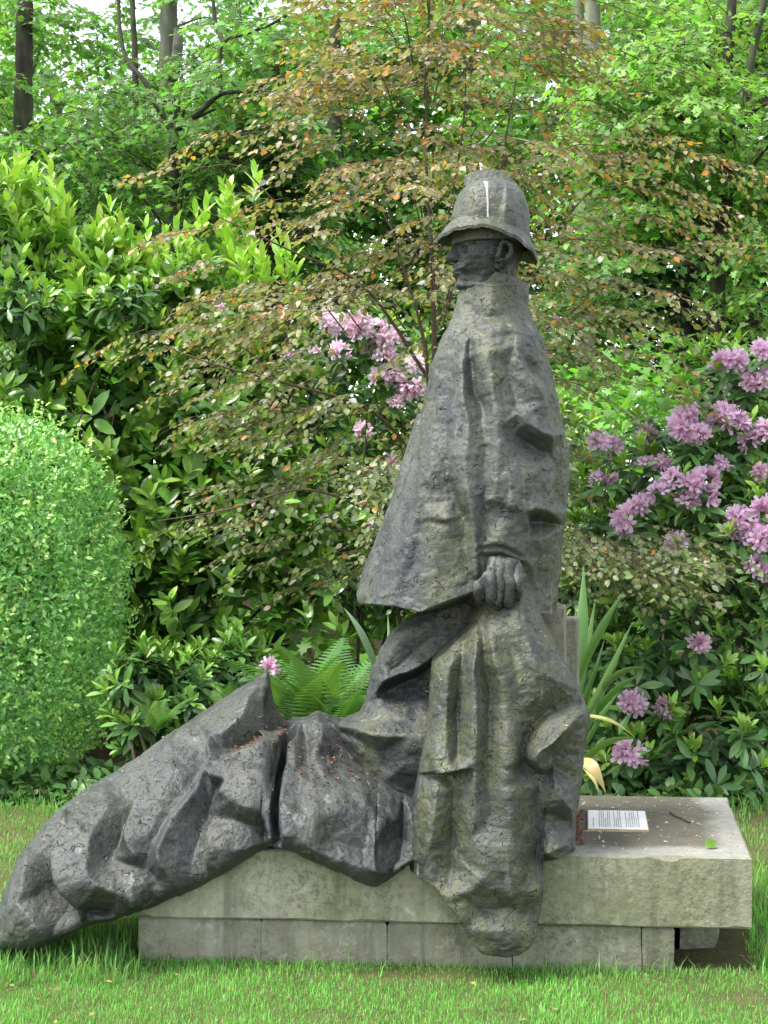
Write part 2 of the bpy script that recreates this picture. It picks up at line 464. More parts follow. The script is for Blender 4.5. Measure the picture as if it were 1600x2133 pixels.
from mathutils.geometry import delaunay_2d_cdt
def fold_map(lines, outline, blur=1.7, cell=2.0):
    """fold lines (x, y, height in cm) -> smooth height map: flat cloth planes hung between ridges and valleys"""
    pts, hs, ed = [], [], []
    for x, y in outline: pts.append(Vector((x, y))); hs.append(0.)
    for L in lines:
        L = np.array(L, float)
        if len(L) > 2:
            L = smooth_path(L, (len(L) - 1) * 4)
        k = len(pts)
        for i, (x, y, h) in enumerate(L):
            pts.append(Vector((x, y))); hs.append(h * .01)
            if i: ed.append((k + i - 1, k + i))
    v, e_, f_, ov, _, _ = delaunay_2d_cdt(pts, ed, [], 0, .05)
    H = []
    src = np.array([(p.x, p.y) for p in pts]); hs = np.array(hs)
    for p, o in zip(v, ov):
        if o: H.append(hs[o[0]])
        else:
            d = np.hypot(src[:, 0] - p.x, src[:, 1] - p.y); j = np.argsort(d)[:2]; H.append(float(np.mean(hs[j])))
    xy = np.array([(p.x, p.y) for p in v]); H = np.array(H)
    x0, y0 = xy.min(0) - 20; x1, y1 = xy.max(0) + 20
    nx, ny = int((x1 - x0) / cell) + 1, int((y1 - y0) / cell) + 1
    g = np.zeros((ny, nx))
    for f in f_:
        (ax, ay), (bx, by), (cx_, cy_) = xy[f[0]], xy[f[1]], xy[f[2]]
        i0, i1 = int((min(ax, bx, cx_) - x0) / cell), int((max(ax, bx, cx_) - x0) / cell) + 2
        j0, j1 = int((min(ay, by, cy_) - y0) / cell), int((max(ay, by, cy_) - y0) / cell) + 2
        X, Y_ = np.meshgrid(x0 + np.arange(i0, i1) * cell, y0 + np.arange(j0, j1) * cell)
        den = (by - cy_) * (ax - cx_) + (cx_ - bx) * (ay - cy_)
        if abs(den) < 1e-6: continue
        l1 = ((by - cy_) * (X - cx_) + (cx_ - bx) * (Y_ - cy_)) / den; l2 = ((cy_ - ay) * (X - cx_) + (ax - cx_) * (Y_ - cy_)) / den; l3 = 1 - l1 - l2
        m = (l1 >= -.001) & (l2 >= -.001) & (l3 >= -.001)
        sub = g[j0:j1, i0:i1]; m = m[:sub.shape[0], :sub.shape[1]]
        val = (l1 * H[f[0]] + l2 * H[f[1]] + l3 * H[f[2]])[:sub.shape[0], :sub.shape[1]]
        sub[m] = val[m]
    r = int(3 * blur / cell) + 1; kx = np.exp(-.5 * (np.arange(-r, r + 1) * cell / blur) ** 2); kx /= kx.sum()
    for ax_ in (0, 1):
        g = np.apply_along_axis(lambda q: np.convolve(q, kx, 'same'), ax_, g)
    def sample(px, py):
        fx, fy = np.clip((px - x0) / cell, 0, nx - 1.001), np.clip((py - y0) / cell, 0, ny - 1.001)
        i, j = fx.astype(int), fy.astype(int); u, w = fx - i, fy - j
        return g[j, i] * (1 - u) * (1 - w) + g[j, i + 1] * u * (1 - w) + g[j + 1, i] * (1 - u) * w + g[j + 1, i + 1] * u * w
    return sample

def relief(V, N, feats, outline):
    px, py = proj(V)
    px = px + 5 * (vnoise(V * 12) - .5); py = py + 5 * (vnoise(V * 12 + 50) - .5)
    return fold_map(feats, outline)(px, py) if feats else np.zeros(px.shape)

def unit_(v): return v / (np.linalg.norm(v, axis=-1, keepdims=True) + 1e-9)

def loft(name, axis, rows, nt, na, feats, endt=None, starts=None, rough=.006, amp=1., soft=.012, parent=None, mat='statue', cap0=True):
    rows = np.array(rows, float)
    t0, t1 = rows[0, 0], rows[-1, 0]
    u = np.linspace(0, 1, nt)
    a = np.linspace(0, 2 * math.pi, na, endpoint=False)
    ca, sa = np.cos(a), np.sin(a)
    def at(t):
        out = [np.interp(t, rows[:, 0], rows[:, k]) for k in range(1, rows.shape[1])]
        # soften kinks of the table a little
        e = abs(t1 - t0) * soft
        o2 = [np.interp(t - e, rows[:, 0], rows[:, k]) for k in range(1, rows.shape[1])]
        o3 = [np.interp(t + e, rows[:, 0], rows[:, k]) for k in range(1, rows.shape[1])]
        return [.5 * x + .25 * y + .25 * z for x, y, z in zip(out, o2, o3)]
    T = t0 + u[:, None] * (t1 - t0) + np.zeros(na)[None, :]
    if endt is not None:
        for _ in range(3):
            lo, hi, Yc, dF, dB, n, sk = at(T)
            c = np.sign(ca) * np.abs(ca) ** (2 / n)
            q = (lo + hi) / 2 + (hi - lo) / 2 * c
            s0 = starts(q[0]) if starts is not None else t0
            sa_ = np.sign(sa) * np.abs(sa) ** (2 / n[-1])
            rat = (Yc[-1] - np.where(sa_ > 0, dF[-1], dB[-1]) * sa_) / Yc[-1]      # nearer cloth shows larger
            e_ = CY + (endt(CX + (q[-1] - CX) / rat, sa) - CY) * rat
            T = s0 + u[:, None] * (e_ - s0)[None, :]
    lo, hi, Yc, dF, dB, n, sk = at(T)
    c = np.sign(ca) * np.abs(ca) ** (2 / n); s = np.sign(sa) * np.abs(sa) ** (2 / n)
    q = (lo + hi) / 2 + (hi - lo) / 2 * c
    Ys = Yc + sk * c
    Y = Ys - np.where(s > 0, dF, dB) * s
    if axis == 'v': V = np.stack(((q - CX) / F_PX * Yc, Y, CAM_H - (T - CY) / F_PX * Yc), -1)
    else: V = np.stack(((T - CX) / F_PX * Ys, Y, CAM_H - (q - CY) / F_PX * Ys), -1)
    # normals of the plain form
    du = np.gradient(V, axis=0); da = np.roll(V, -1, 1) - np.roll(V, 1, 1)
    N = np.cross(da, du); N /= np.linalg.norm(N, axis=2)[..., None] + 1e-9
    ctr = V.mean(1, keepdims=True)
    if np.mean(np.sum(N * (V - ctr), -1)) < 0: N = -N
    tl = np.linspace(t0, t1, 40); lo_l, hi_l = np.interp(tl, rows[:, 0], rows[:, 1]), np.interp(tl, rows[:, 0], rows[:, 2])
    if axis == 'v': outl = [(x - 3, y) for x, y in zip(lo_l, tl)] + [(x + 3, y) for x, y in zip(hi_l, tl)]
    else: outl = [(x, y - 3) for x, y in zip(tl, lo_l)] + [(x, y + 3) for x, y in zip(tl, hi_l)]
    hf = relief(V, N, feats, outl) * amp * sstep(.0, .30, np.abs(sa))[None, :]
    h = rough * .8 * fbm(V * 8 + 3.1, 3) * 2 + rough * .7 * fbm(V * 40, 2) * 2
    # thumbed flakes of clay: little terraces
    fl = vnoise(V * 22 + 9); h = h + rough * .6 * sstep(.48, .54, fl)
    # folds stand out towards the front (and, on the back, to the back); the fine roughness follows the surface
    if axis == 'v': D = np.stack((0 * sa, np.where(sa > 0, -1., .7), 0 * sa), -1)[None]
    else: D = unit_(N * .45 + np.stack((0 * sa, np.where(sa > 0, -1., .7), 0 * sa + .15), -1)[None] * .55)
    V = V + D * hf[..., None] + N * h[..., None]
    idx = np.arange(nt * na).reshape(nt, na)
    Fq = np.stack((idx[:-1], np.roll(idx[:-1], -1, 1), np.roll(idx[1:], -1, 1), idx[1:]), -1).reshape(-1, 4)
    V = V.reshape(-1, 3)
    caps = []
    for row, inn in ((0, 1), (nt - 1, 1)):
        r = V[idx[row]]; c0 = r.mean(0)
        k = len(V)
        ring = c0 + (r - c0) * .72
        V = np.concatenate((V, ring, c0[None]))
        i2 = k + np.arange(na)
        caps.append(np.stack((idx[row], np.roll(idx[row], -1), np.roll(i2, -1), i2), -1))
        caps.append(np.stack((i2, np.roll(i2, -1), np.full(na, k + na), np.full(na, k + na)), -1))
    quads = np.concatenate([Fq] + caps[0:1] + caps[2:3])
    g_ = Fq[::37]; fn = np.cross(V[g_[:, 1]] - V[g_[:, 0]], V[g_[:, 3]] - V[g_[:, 0]])
    flip = np.mean(np.sum(fn * (V[g_[:, 0]] - V.mean(0)) * (1, 1, 0), -1)) < 0        # faces look outwards
    if flip: quads = quads[:, ::-1]
    tris = np.concatenate([caps[1][:, :3], caps[3][:, :3]])
    if flip: tris = tris[:, ::-1]
    loops = np.concatenate((quads.ravel(), tris.ravel())); sizes = np.concatenate((np.full(len(quads), 4), np.full(len(tris), 3)))
    o = mesh_obj(name, V, loops, MAT[mat], None, True, sizes=sizes)
    return shift(o, statue) if parent is None else o

statue = thing('soldier_statue', (.15, 5.5, Z_TOP), 'dark weathered statue of a helmeted soldier in a cape seated on the stone plinth', 'statue')

# --- cape
cape_rows = [  # y, left, right, Yc, front, back, exponent, skew
    (586, 962, 1100, 5.50, .115, .12, 2.0, 0), (610, 955, 1100, 5.50, .125, .13, 2.0, 0), (640, 949, 1098, 5.50, .14, .14, 2.0, 0),
    (660, 943, 1103, 5.50, .16, .15, 2.0, 0), (682, 934, 1116, 5.50, .185, .17, 2.1, 0), (706, 922, 1128, 5.49, .205, .19, 2.1, 0),
    (755, 900, 1142, 5.48, .235, .21, 2.2, 0), (830, 886, 1158, 5.47, .26, .23, 2.2, 0), (900, 872, 1173, 5.46, .285, .25, 2.2, 0),
    (942, 862, 1184, 5.45, .295, .25, 2.2, 0), (1000, 845, 1183, 5.45, .305, .26, 2.2, 0), (1070, 825, 1178, 5.45, .31, .26, 2.2, 0),
    (1130, 806, 1171, 5.45, .315, .26, 2.2, 0), (1190, 785, 1164, 5.45, .32, .26, 2.2, 0), (1270, 760, 1156, 5.45, .325, .26, 2.2, 0)]
cape_f = [
    [(985, 690, 1), (968, 722, 2), (962, 772, 4), (964, 832, 5), (976, 887, 5), (970, 937, 4), (968, 992, 4), (974, 1025, 5), (986, 1070, 5), (991, 1110, 4), (995, 1200, 3)],
    [(950, 735, 0), (934, 820, -1), (930, 900, -2.5), (934, 980, -3.5), (942, 1015, -4.5), (952, 1050, -5), (974, 1084, -4), (970, 1130, -3.5), (978, 1190, -2.5)],
    [(978, 700, 0), (981, 750, -1.5), (989, 810, -2.5), (1005, 843, -2.5), (1007, 874, -1.5), (1010, 915, -.5), (1011, 1000, -.5), (1009, 1090, -1), (1002, 1150, -1), (1000, 1215, -1)],
    [(994, 715, 2), (999, 764, 2), (1003, 812, 0)],
    [(1010, 690, 2), (1016, 750, 4), (1024, 805, 4), (1030, 860, 4), (1036, 920, 3), (1032, 1000, 3)],
    [(1088, 702, 2.5), (1062, 686, 3.5), (1034, 675, 3.5), (1014, 682, 3)], [(948, 660, -1.5), (990, 657, -1.5), (1012, 662, -1)], [(1036, 660, -1), (1070, 670, -1.5), (1094, 676, -1.5)],
    [(1027, 596, 2.5), (1022, 640, 2.5)], [(985, 600, -.5), (980, 640, -1)], [(1065, 600, 0), (1066, 645, -1)],
    [(1060, 700, 2), (1076, 731, 3.5), (1102, 786, 5), (1128, 819, 5.5), (1136, 850, 4)],
    [(1088, 745, 1), (1108, 769, -3), (1132, 795, -1), (1146, 846, -3), (1160, 888, -3)], [(1167, 925, -4), (1163, 970, -4), (1159, 1050, -3)],
    [(1056, 760, 0), (1066, 810, -1), (1072, 845, -1)],
    [(1070, 858, 2), (1095, 880, 4.5), (1120, 899, 6), (1150, 911, 6.5)], [(1070, 905, -1), (1098, 922, -4.5), (1126, 939, -5), (1150, 944, -2)],
    [(1110, 985, 2), (1104, 1035, 2)], [(1062, 960, 1.5), (1058, 1025, 3)],
    [(1098, 1066, 4), (1126, 1061, 4.5), (1150, 1069, 2)], [(1108, 1088, -9), (1138, 1090, -9)], [(1100, 1116, 1.5), (1125, 1122, 2), (1146, 1114, 1)],
    [(1014, 1038, 3), (1028, 1042, 3.2), (1048, 1048, 3)], [(1014, 1046, 1.8), (1028, 1051, 2), (1048, 1057, 2)],
    [(1006, 1133, 3), (1032, 1131, 4), (1061, 1139, 4), (1086, 1152, 3)], [(1006, 1142, 1), (1032, 1140, 1.8), (1060, 1149, 1.8), (1083, 1162, 1)],
    [(1008, 1149, 2.8), (1045, 1148, 3.4), (1077, 1163, 3.4), (1104, 1177, 1.5)], [(1010, 1158, 0), (1045, 1157, .5), (1072, 1173, .5), (1100, 1188, 0)],
    [(1120, 1160, -1), (1120, 1230, -2)],
    [(874, 1030, 2), (858, 1096, 3), (848, 1140, 3), (828, 1215, 2)], [(892, 1030, .5), (876, 1100, 0), (866, 1150, 0), (848, 1235, 0)],
    [(896, 1076, 2), (932, 1080, 2)], [(898, 1087, .5), (932, 1091, 0)], [(915, 790, 1.2), (902, 900, 1), (900, 980, 1)], [(915, 1120, 1), (900, 1210, 1)], [(770, 1290, 1), (876, 1300, 1), (990, 1262, 1.5), (1040, 1300, 1.5), (1150, 1305, .5)],
]
def hem(q, s):
    fr = np.interp(q, [742, 760, 816, 876, 930, 989, 1015, 1075, 1150, 1162], [1251, 1258, 1262, 1275, 1252, 1232, 1262, 1274, 1282, 1262])
    return np.where(s > 0, fr, 1262.)
cape = loft('cape', 'v', cape_rows, 250, 330, cape_f, endt=hem, amp=.92, starts=lambda q: np.interp(q, [958, 1000, 1026, 1060, 1101], [588, 581, 576, 582, 593]))
# the cape's far front edge, seen beyond the near one
far_rows = [(860, 872, 1000, 5.62, .05, .06, 2.2, 0), (900, 856, 1000, 5.62, .08, .08, 2.2, 0), (942, 845, 1000, 5.62, .10, .1, 2.2, 0), (1000, 827, 1000, 5.62, .12, .1, 2.2, 0),
            (1070, 804, 1000, 5.62, .13, .12, 2.2, 0), (1130, 781, 1000, 5.62, .14, .12, 2.2, 0), (1190, 756, 1000, 5.62, .15, .12, 2.2, 0), (1240, 742, 1000, 5.62, .15, .12, 2.2, 0), (1257, 748, 1000, 5.62, .15, .12, 2.2, 0)]
loft('cape_far_edge', 'v', far_rows, 90, 90, [], rough=.004)

# --- lap: the far skirt of the coat, thrown back over the knees
lap_rows = [(1222, 960, 1030, 5.46, .10, .2, 2.2, 0), (1250, 915, 1060, 5.46, .12, .2, 2.2, 0), (1273, 878, 1060, 5.46, .12, .2, 2.2, 0), (1312, 818, 1050, 5.46, .13, .2, 2.2, 0), (1357, 790, 1050, 5.47, .14, .2, 2.2, 0),
            (1406, 771, 1050, 5.47, .16, .22, 2.2, 0), (1455, 764, 1050, 5.47, .19, .24, 2.2, 0), (1485, 750, 1050, 5.46, .22, .25, 2.2, 0), (1503, 704, 1050, 5.45, .28, .25, 2.2, 0), (1530, 708, 1050, 5.44, .28, .25, 2.3, 0), (1580, 740, 1050, 5.43, .27, .3, 2.3, 0), (1660, 760, 1050, 5.42, .2, .3, 2.3, 0)]
lap_f = [
    [(945, 1250, 2), (885, 1292, 5), (838, 1324, 5.5), (808, 1367, 5.5), (791, 1412, 4.5), (784, 1455, 3)],
    [(935, 1300, 1), (885, 1338, 1.5), (850, 1370, 1.5), (818, 1396, 2)],
    [(925, 1352, 2), (868, 1387, 6), (828, 1400, 7), (797, 1421, 6), (779, 1452, 4)],
    [(886, 1402, -6), (850, 1420, -10), (812, 1446, -8)], [(886, 1440, -8), (850, 1458, -5)],
    [(790, 1478, 2), (830, 1490, 3), (870, 1500, 0)],
    [(707, 1506, 3), (745, 1515, 5), (775, 1533, 4)], [(714, 1525, -4), (745, 1545, -5.5), (785, 1570, -5), (800, 1605, -3)],
    [(850, 1535, 2), (838, 1600, 1)],
]
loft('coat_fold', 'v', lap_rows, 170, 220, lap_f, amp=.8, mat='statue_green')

# --- coat skirt hanging over the front of the slab
sk_rows = [(1215, 985, 1100, 5.36, .22, .2, 2.2, 0), (1260, 985, 1120, 5.34, .23, .25, 2.2, 0), (1294, 978, 1130, 5.32, .24, .26, 2.2, 0), (1339, 934, 1152, 5.31, .26, .28, 3.2, 0), (1369, 902, 1166, 5.30, .275, .28, 3.2, 0),
           (1425, 896, 1200, 5.29, .285, .28, 3.2, 0), (1477, 892, 1222, 5.28, .295, .3, 3.2, 0), (1500, 890, 1220, 5.27, .30, .3, 3.2, 0), (1537, 881, 1212, 5.26, .305, .3, 3.2, 0), (1612, 866, 1204, 5.24, .305, .3, 3.2, 0),
           (1660, 858, 1197, 5.23, .305, .3, 3.2, 0), (1712, 854, 1190, 5.22, .30, .3, 3.2, 0), (1781, 850, 1190, 5.21, .30, .3, 3.2, 0), (1850, 848, 1190, 5.20, .30, .3, 3.2, 0), (1990, 846, 1188, 5.20, .29, .3, 3.2, 0)]
sk_f = [
    [(973, 1286, 3), (940, 1324, 6.5), (905, 1366, 8), (898, 1447, 8), (896, 1541, 8), (906, 1601, 8), (930, 1603, 8), (962, 1598, 5)],
    [(950, 1322, 5.5), (934, 1400, 6), (930, 1470, 5.5), (928, 1540, 5.5), (936, 1590, 6)],
    [(966, 1340, -.5), (961, 1400, -2), (958, 1447, -2.5), (953, 1510, -3), (955, 1575, -2.5)],
    [(908, 1617, -2.5), (935, 1616, -3.5), (962, 1609, -1.5)],
    [(995, 1285, 3), (989, 1354, 6.5), (982, 1401, 7.5), (987, 1447, 7.5), (991, 1494, 7.5), (988, 1560, 5), (988, 1640, 3.5), (982, 1740, 2.5)],
    [(1005, 1300, 0), (1009, 1380, -1.5), (1018, 1415, -3), (1023, 1450, -3), (1020, 1520, -2), (1020, 1620, -1), (1028, 1700, 0)],
    [(1016, 1290, 2), (1029, 1369, 4), (1043, 1412, 4), (1051, 1480, 4), (1060, 1560, 5.5), (1060, 1640, 5.5), (1068, 1740, 5), (1085, 1850, 5)],
    [(1044, 1290, 1), (1068, 1360, 0), (1078, 1430, 0), (1082, 1500, 0), (1082, 1580, 1)],
    [(1075, 1290, 3), (1100, 1340, 4), (1118, 1400, 3.5), (1118, 1455, 0)], [(1140, 1360, 1.5), (1168, 1420, 1)],
    [(1204, 1469, -4), (1170, 1477, -6), (1140, 1491, -6.5), (1112, 1525, -8), (1094, 1560, -8), (1097, 1594, -7.5), (1118, 1611, -6), (1140, 1620, -5)],
    [(1216, 1476, 3), (1178, 1509, 7), (1147, 1541, 8), (1118, 1560, 7), (1109, 1580, 6), (1124, 1598, 4)],
    [(1192, 1525, 1), (1166, 1568, -4), (1158, 1606, -6)],
    [(1148, 1625, 2), (1166, 1658, 5), (1190, 1688, 4)], [(1176, 1712, -3.5), (1150, 1738, -4)], [(1140, 1775, 2.5), (1180, 1755, 2.5)],
    [(1130, 1634, -4), (1125, 1670, -5), (1127, 1720, -6), (1123, 1790, -7)],
    [(866, 1660, 2), (860, 1720, 3), (857, 1785, 4)], [(908, 1640, 4), (902, 1720, 5.5), (892, 1790, 5)],
    [(945, 1640, -2), (946, 1740, -5), (944, 1815, -4)],
    [(1048, 1768, 5.5), (1012, 1810, 6), (980, 1848, 5.5)], [(905, 1838, 4), (945, 1886, 4.5), (985, 1950, 4)],
    [(976, 1872, 2.5), (1010, 1898, 1.5), (1056, 1888, 2), (1090, 1900, 2.5)], [(1015, 1930, 5.5), (1050, 1925, 6), (1090, 1932, 5)], [(1005, 1962, 4.5), (1050, 1968, 6), (1095, 1958, 5)], [(850, 1830, 3), (905, 1870, 3.5), (950, 1930, 4), (985, 1990, 5), (1040, 2010, 6.5), (1090, 2005, 5.5), (1125, 1960, 4)], [(850, 2060, 5), (1125, 2060, 5)], [(1065, 1860, 5), (1070, 1960, 7)], [(1030, 1920, 3), (1028, 1985, 4)],
]
def sk_end(q, s):
    fr = np.interp(q, [846, 887, 907, 950, 975, 1000, 1035, 1080, 1100, 1114, 1124, 1135, 1150, 1180, 1190], [1806, 1832, 1846, 1902, 1946, 1978, 1985, 1980, 1966, 1944, 1900, 1802, 1794, 1778, 1768])
    return np.where(s > -.05, fr, 1790.)
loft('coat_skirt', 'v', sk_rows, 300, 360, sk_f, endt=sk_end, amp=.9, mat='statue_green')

# --- draped legs, stretched out to the left and down to the grass
leg_rows = [  # x, top, bottom, Yc, front, back, exponent, skew (c=+1 is the bottom edge)
    (-12, 1926, 1972, 5.26, .06, .16, 2.0, -.02), (8, 1868, 1974, 5.26, .12, .2, 2.1, -.05), (50, 1776, 1972, 5.27, .19, .24, 2.2, -.09), (96, 1714, 1964, 5.28, .23, .27, 2.2, -.12), (146, 1668, 1940, 5.30, .26, .28, 2.3, -.15),
    (197, 1634, 1914, 5.31, .28, .28, 2.3, -.18), (247, 1606, 1906, 5.32, .28, .28, 2.3, -.20), (304, 1567, 1888, 5.33, .27, .28, 2.3, -.22), (366, 1522, 1864, 5.34, .26, .28, 2.3, -.24), (427, 1482, 1837, 5.35, .25, .28, 2.2, -.26),
    (489, 1440, 1803, 5.36, .23, .24, 1.9, -.27), (530, 1416, 1780, 5.36, .22, .22, 1.7, -.28), (558, 1396, 1766, 5.37, .21, .2, 1.6, -.28), (564, 1440, 1762, 5.37, .22, .22, 1.8, -.28), (572, 1482, 1760, 5.37, .24, .27, 2.2, -.28), (593, 1506, 1760, 5.37, .26, .29, 2.3, -.28), (600, 1501, 1762, 5.37, .26, .29, 2.3, -.28),
    (640, 1498, 1778, 5.37, .27, .30, 2.3, -.28), (661, 1484, 1788, 5.37, .27, .30, 2.3, -.28), (700, 1497, 1806, 5.37, .27, .30, 2.3, -.27), (754, 1510, 1831, 5.37, .27, .30, 2.3, -.27), (782, 1530, 1839, 5.37, .27, .30, 2.3, -.27), (812, 1540, 1820, 5.37, .26, .30, 2.3, -.27), (846, 1550, 1797, 5.37, .24, .30, 2.3, -.26), (885, 1560, 1780, 5.37, .22, .3, 2.3, -.25)]
leg_f = [
    [(126, 1694, -2), (128, 1735, -7), (106, 1770, -10), (99, 1806, -12), (112, 1857, -14), (140, 1900, -12)],
    [(190, 1660, 2), (158, 1715, 5), (126, 1765, 6), (119, 1812, 6.5), (134, 1860, 5), (160, 1893, 1)], [(60, 1800, 2), (40, 1880, 2)], [(180, 1905, -5), (225, 1908, -5)],
    [(232, 1690, 3.5), (195, 1760, 5), (200, 1835, 5.5), (250, 1860, 4)],
    [(352, 1556, 0), (314, 1600, -1.5), (287, 1660, -2), (259, 1713, -2.5), (243, 1758, -3), (230, 1787, -2)],
    [(392, 1522, 2), (339, 1580, 4), (314, 1613, 5), (299, 1659, 5.5), (275, 1709, 5.5), (266, 1748, 6), (284, 1783, 5)],
    [(290, 1806, 0), (318, 1822, -1), (336, 1856, -.5)],
    [(366, 1610, 4), (336, 1690, 4), (316, 1745, 4)],
    [(430, 1545, 0), (426, 1582, -1.5), (412, 1622, -.5), (388, 1662, 1), (356, 1698, 1.5), (334, 1740, 2), (316, 1775, 2)],
    [(456, 1530, 4), (440, 1552, 6), (441, 1584, 6), (429, 1613, 6), (416, 1655, 7), (374, 1704, 7.5), (351, 1748, 7.5), (337, 1793, 6.5), (358, 1828, 3)],
    [(450, 1644, -1.5), (434, 1690, -2), (420, 1729, -2), (406, 1768, -1.5), (394, 1815, 0)],
    [(486, 1604, 4), (474, 1630, 5), (462, 1660, 5)], [(470, 1664, 4.5), (516, 1687, 5), (558, 1692, 3)], [(492, 1708, -.5), (530, 1722, -1), (558, 1738, -.5)],
    [(440, 1760, 2), (490, 1772, 2), (545, 1755, 1.5)],
    [(440, 1597, 4), (484, 1586, 6), (543, 1558, 7), (582, 1535, 6)], [(468, 1562, -1), (500, 1547, -5), (538, 1522, -7), (553, 1485, -6)],
    [(552, 1420, 1), (536, 1440, 4), (512, 1495, 5), (472, 1538, 4)],
    [(594, 1510, -2), (593, 1566, -8), (581, 1620, -9), (574, 1682, -9), (577, 1755, -6)],
    [(585, 1560, 3), (572, 1622, 3.5), (565, 1685, 3.5), (567, 1745, 1)], [(602, 1560, 4), (591, 1625, 4), (584, 1690, 4), (588, 1745, 2)],
    [(626, 1510, 3), (619, 1560, 4.5), (609, 1640, 4)], [(662, 1492, 2), (668, 1540, 3), (657, 1575, 2)], [(642, 1540, .5), (642, 1590, .5)],
    [(700, 1570, -1), (780, 1585, -2), (845, 1605, -3)],
    [(616, 1660, 3), (660, 1635, 3), (720, 1630, 3), (790, 1640, 3.5), (838, 1660, 2)], [(640, 1710, 4), (700, 1700, 5.5), (770, 1705, 6), (826, 1715, 4)],
    [(606, 1738, 3), (660, 1772, 2), (740, 1803, 2.5), (785, 1825, 2)], [(690, 1752, 0), (760, 1772, 0)], [(775, 1770, 4), (781, 1815, 4)], [(840, 1740, -4), (836, 1790, -4)],
]
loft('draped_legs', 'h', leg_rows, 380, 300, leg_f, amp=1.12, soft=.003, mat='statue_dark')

# --- back support of the figure, two cast slabs
def cast_box(name, px0, px1, pyt, Y0, Y1, zb=Z_TOP - .01):
    a, b = P(px0, pyt, Y0), P(px1, pyt, Y0)
    foot = [(a[0], Y0), (b[0], Y0), (b[0] + .03, Y1), (a[0] + .03, Y1)]
    V, lo, si = prism(foot, zb, a[2], .008)
    return shift(mesh_obj(name, V, lo, MAT['block'], None, False, sizes=si), statue)
cast_box('back_support', 1040, 1175, 1264, 5.50, 5.66)
cast_box('back_support', 1060, 1201, 1289, 5.665, 5.80)

# --- head, profile to the left
head_rows = [(y, l, r, 5.49, d, d, 2.1, 0) for y, l, r, d in ((496, 946, 1096, .12), (506, 944, 1095, .125), (516, 949, 1093, .125), (524, 950, 1090, .125), (540, 954, 1086, .122), (548, 951, 1083, .119), (555, 942, 1081, .116), (560, 945, 1079, .115),
             (566, 942, 1077, .112), (572, 946, 1075, .108), (579, 953, 1073, .105), (588, 949, 1072, .10), (597, 948, 1072, .095), (604, 955, 1072, .09), (616, 975, 1075, .09), (640, 985, 1075, .09))]
head_f = [
    [(958, 514, -2.2), (972, 517, -2.5)], [(950, 503, .6), (985, 505, .8)], [(948, 563, -1.2), (966, 565, -1.2)], [(947, 556, .8), (962, 556, .8)], [(948, 571, .8), (960, 572, .8)],
    [(978, 545, -1), (986, 568, -1.8)], [(974, 530, 1.2), (1004, 532, 1.2)], [(952, 582, -.8), (978, 586, -1)], [(952, 597, .8), (978, 598, .8)], [(1010, 560, .6), (1000, 590, .8)], [(1070, 520, -.6), (1066, 570, -.8)]]
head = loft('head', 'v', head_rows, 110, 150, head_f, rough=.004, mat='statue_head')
# nose
nb = [P(950, 509, 5.49), P(926, 536, 5.49), P(932, 544, 5.49), P(953, 546, 5.49)]
Vn = []
for p, w in zip(nb, (.010, .014, .018, .024)):
    Vn += [p + np.array((0, -w, 0)), p + np.array((0, w, 0)), p + np.array((.05, -w * 1.7, 0)), p + np.array((.05, w * 1.7, 0))]
Fn = []
for i in range(3):
    k = i * 4
    Fn += [(k, k + 1, k + 5, k + 4), (k + 2, k, k + 4, k + 6), (k + 1, k + 3, k + 7, k + 5)]
Fn += [(12, 13, 15, 14)]
shift(mesh_obj('nose', np.array(Vn), np.array(Fn), MAT['statue_head']), statue)
# ear: a rim with a hollow and a ragged lobe
er = []
ep = [(1047, 517), (1056, 524), (1057, 538), (1050, 552), (1043, 564), (1034, 568), (1029, 558), (1033, 546), (1035, 532), (1040, 520)]
pts = np.array([P(x, y, 5.49) + np.array((0, -.137 + .02 * (y > 555), 0)) for x, y in ep] + [P(1047, 517, 5.49) + np.array((0, -.137, 0))])
er.append(tube(smooth_path(pts, 40), .0105 + .003 * rng.random(len(smooth_path(pts, 40))), 6, .4))
lob = np.array([P(1036, 548, 5.49), P(1040, 558, 5.49), P(1036, 566, 5.49)]) + np.array((0, -.125, 0))
er.append(tube(smooth_path(lob, 10), [.010, .018, .02, .02, .018, .016, .014, .01][:len(smooth_path(lob, 10))] + [.01] * max(0, len(smooth_path(lob, 10)) - 8), 7, .5))
Ve, Fe = join(er)
shift(mesh_obj('ear', Ve, Fe, MAT['statue_head']), statue)

# --- helmet
dome_rows = [(373, 1010, 1032, 5.49, .025, .025, 2, 0), (375, 998, 1046, 5.49, .045, .045, 2, 0), (380, 986, 1060, 5.49, .07, .07, 2, 0), (387, 974, 1073, 5.49, .095, .095, 2, 0), (395, 966, 1082, 5.49, .115, .115, 2, 0), (406, 956, 1091, 5.49, .133, .133, 2.1, 0), (430, 947, 1100, 5.49, .147, .147, 2.1, 0),
             (454, 940, 1103, 5.49, .153, .153, 2.1, 0), (480, 938, 1104, 5.49, .155, .155, 2.1, 0), (512, 940, 1104, 5.49, .15, .15, 2.1, 0)]
dome_f = [[(1052, 434, 1.6), (1050, 455, 1.8), (1053, 472, 1.6)], [(1043, 436, 0), (1042, 470, 0)], [(1072, 425, .8), (1076, 450, 1), (1072, 478, .8)], [(1090, 440, 0), (1090, 480, 0)], [(990, 420, .4), (985, 460, .2)]]
helmet = loft('helmet', 'v', dome_rows, 110, 160, dome_f, rough=.003)
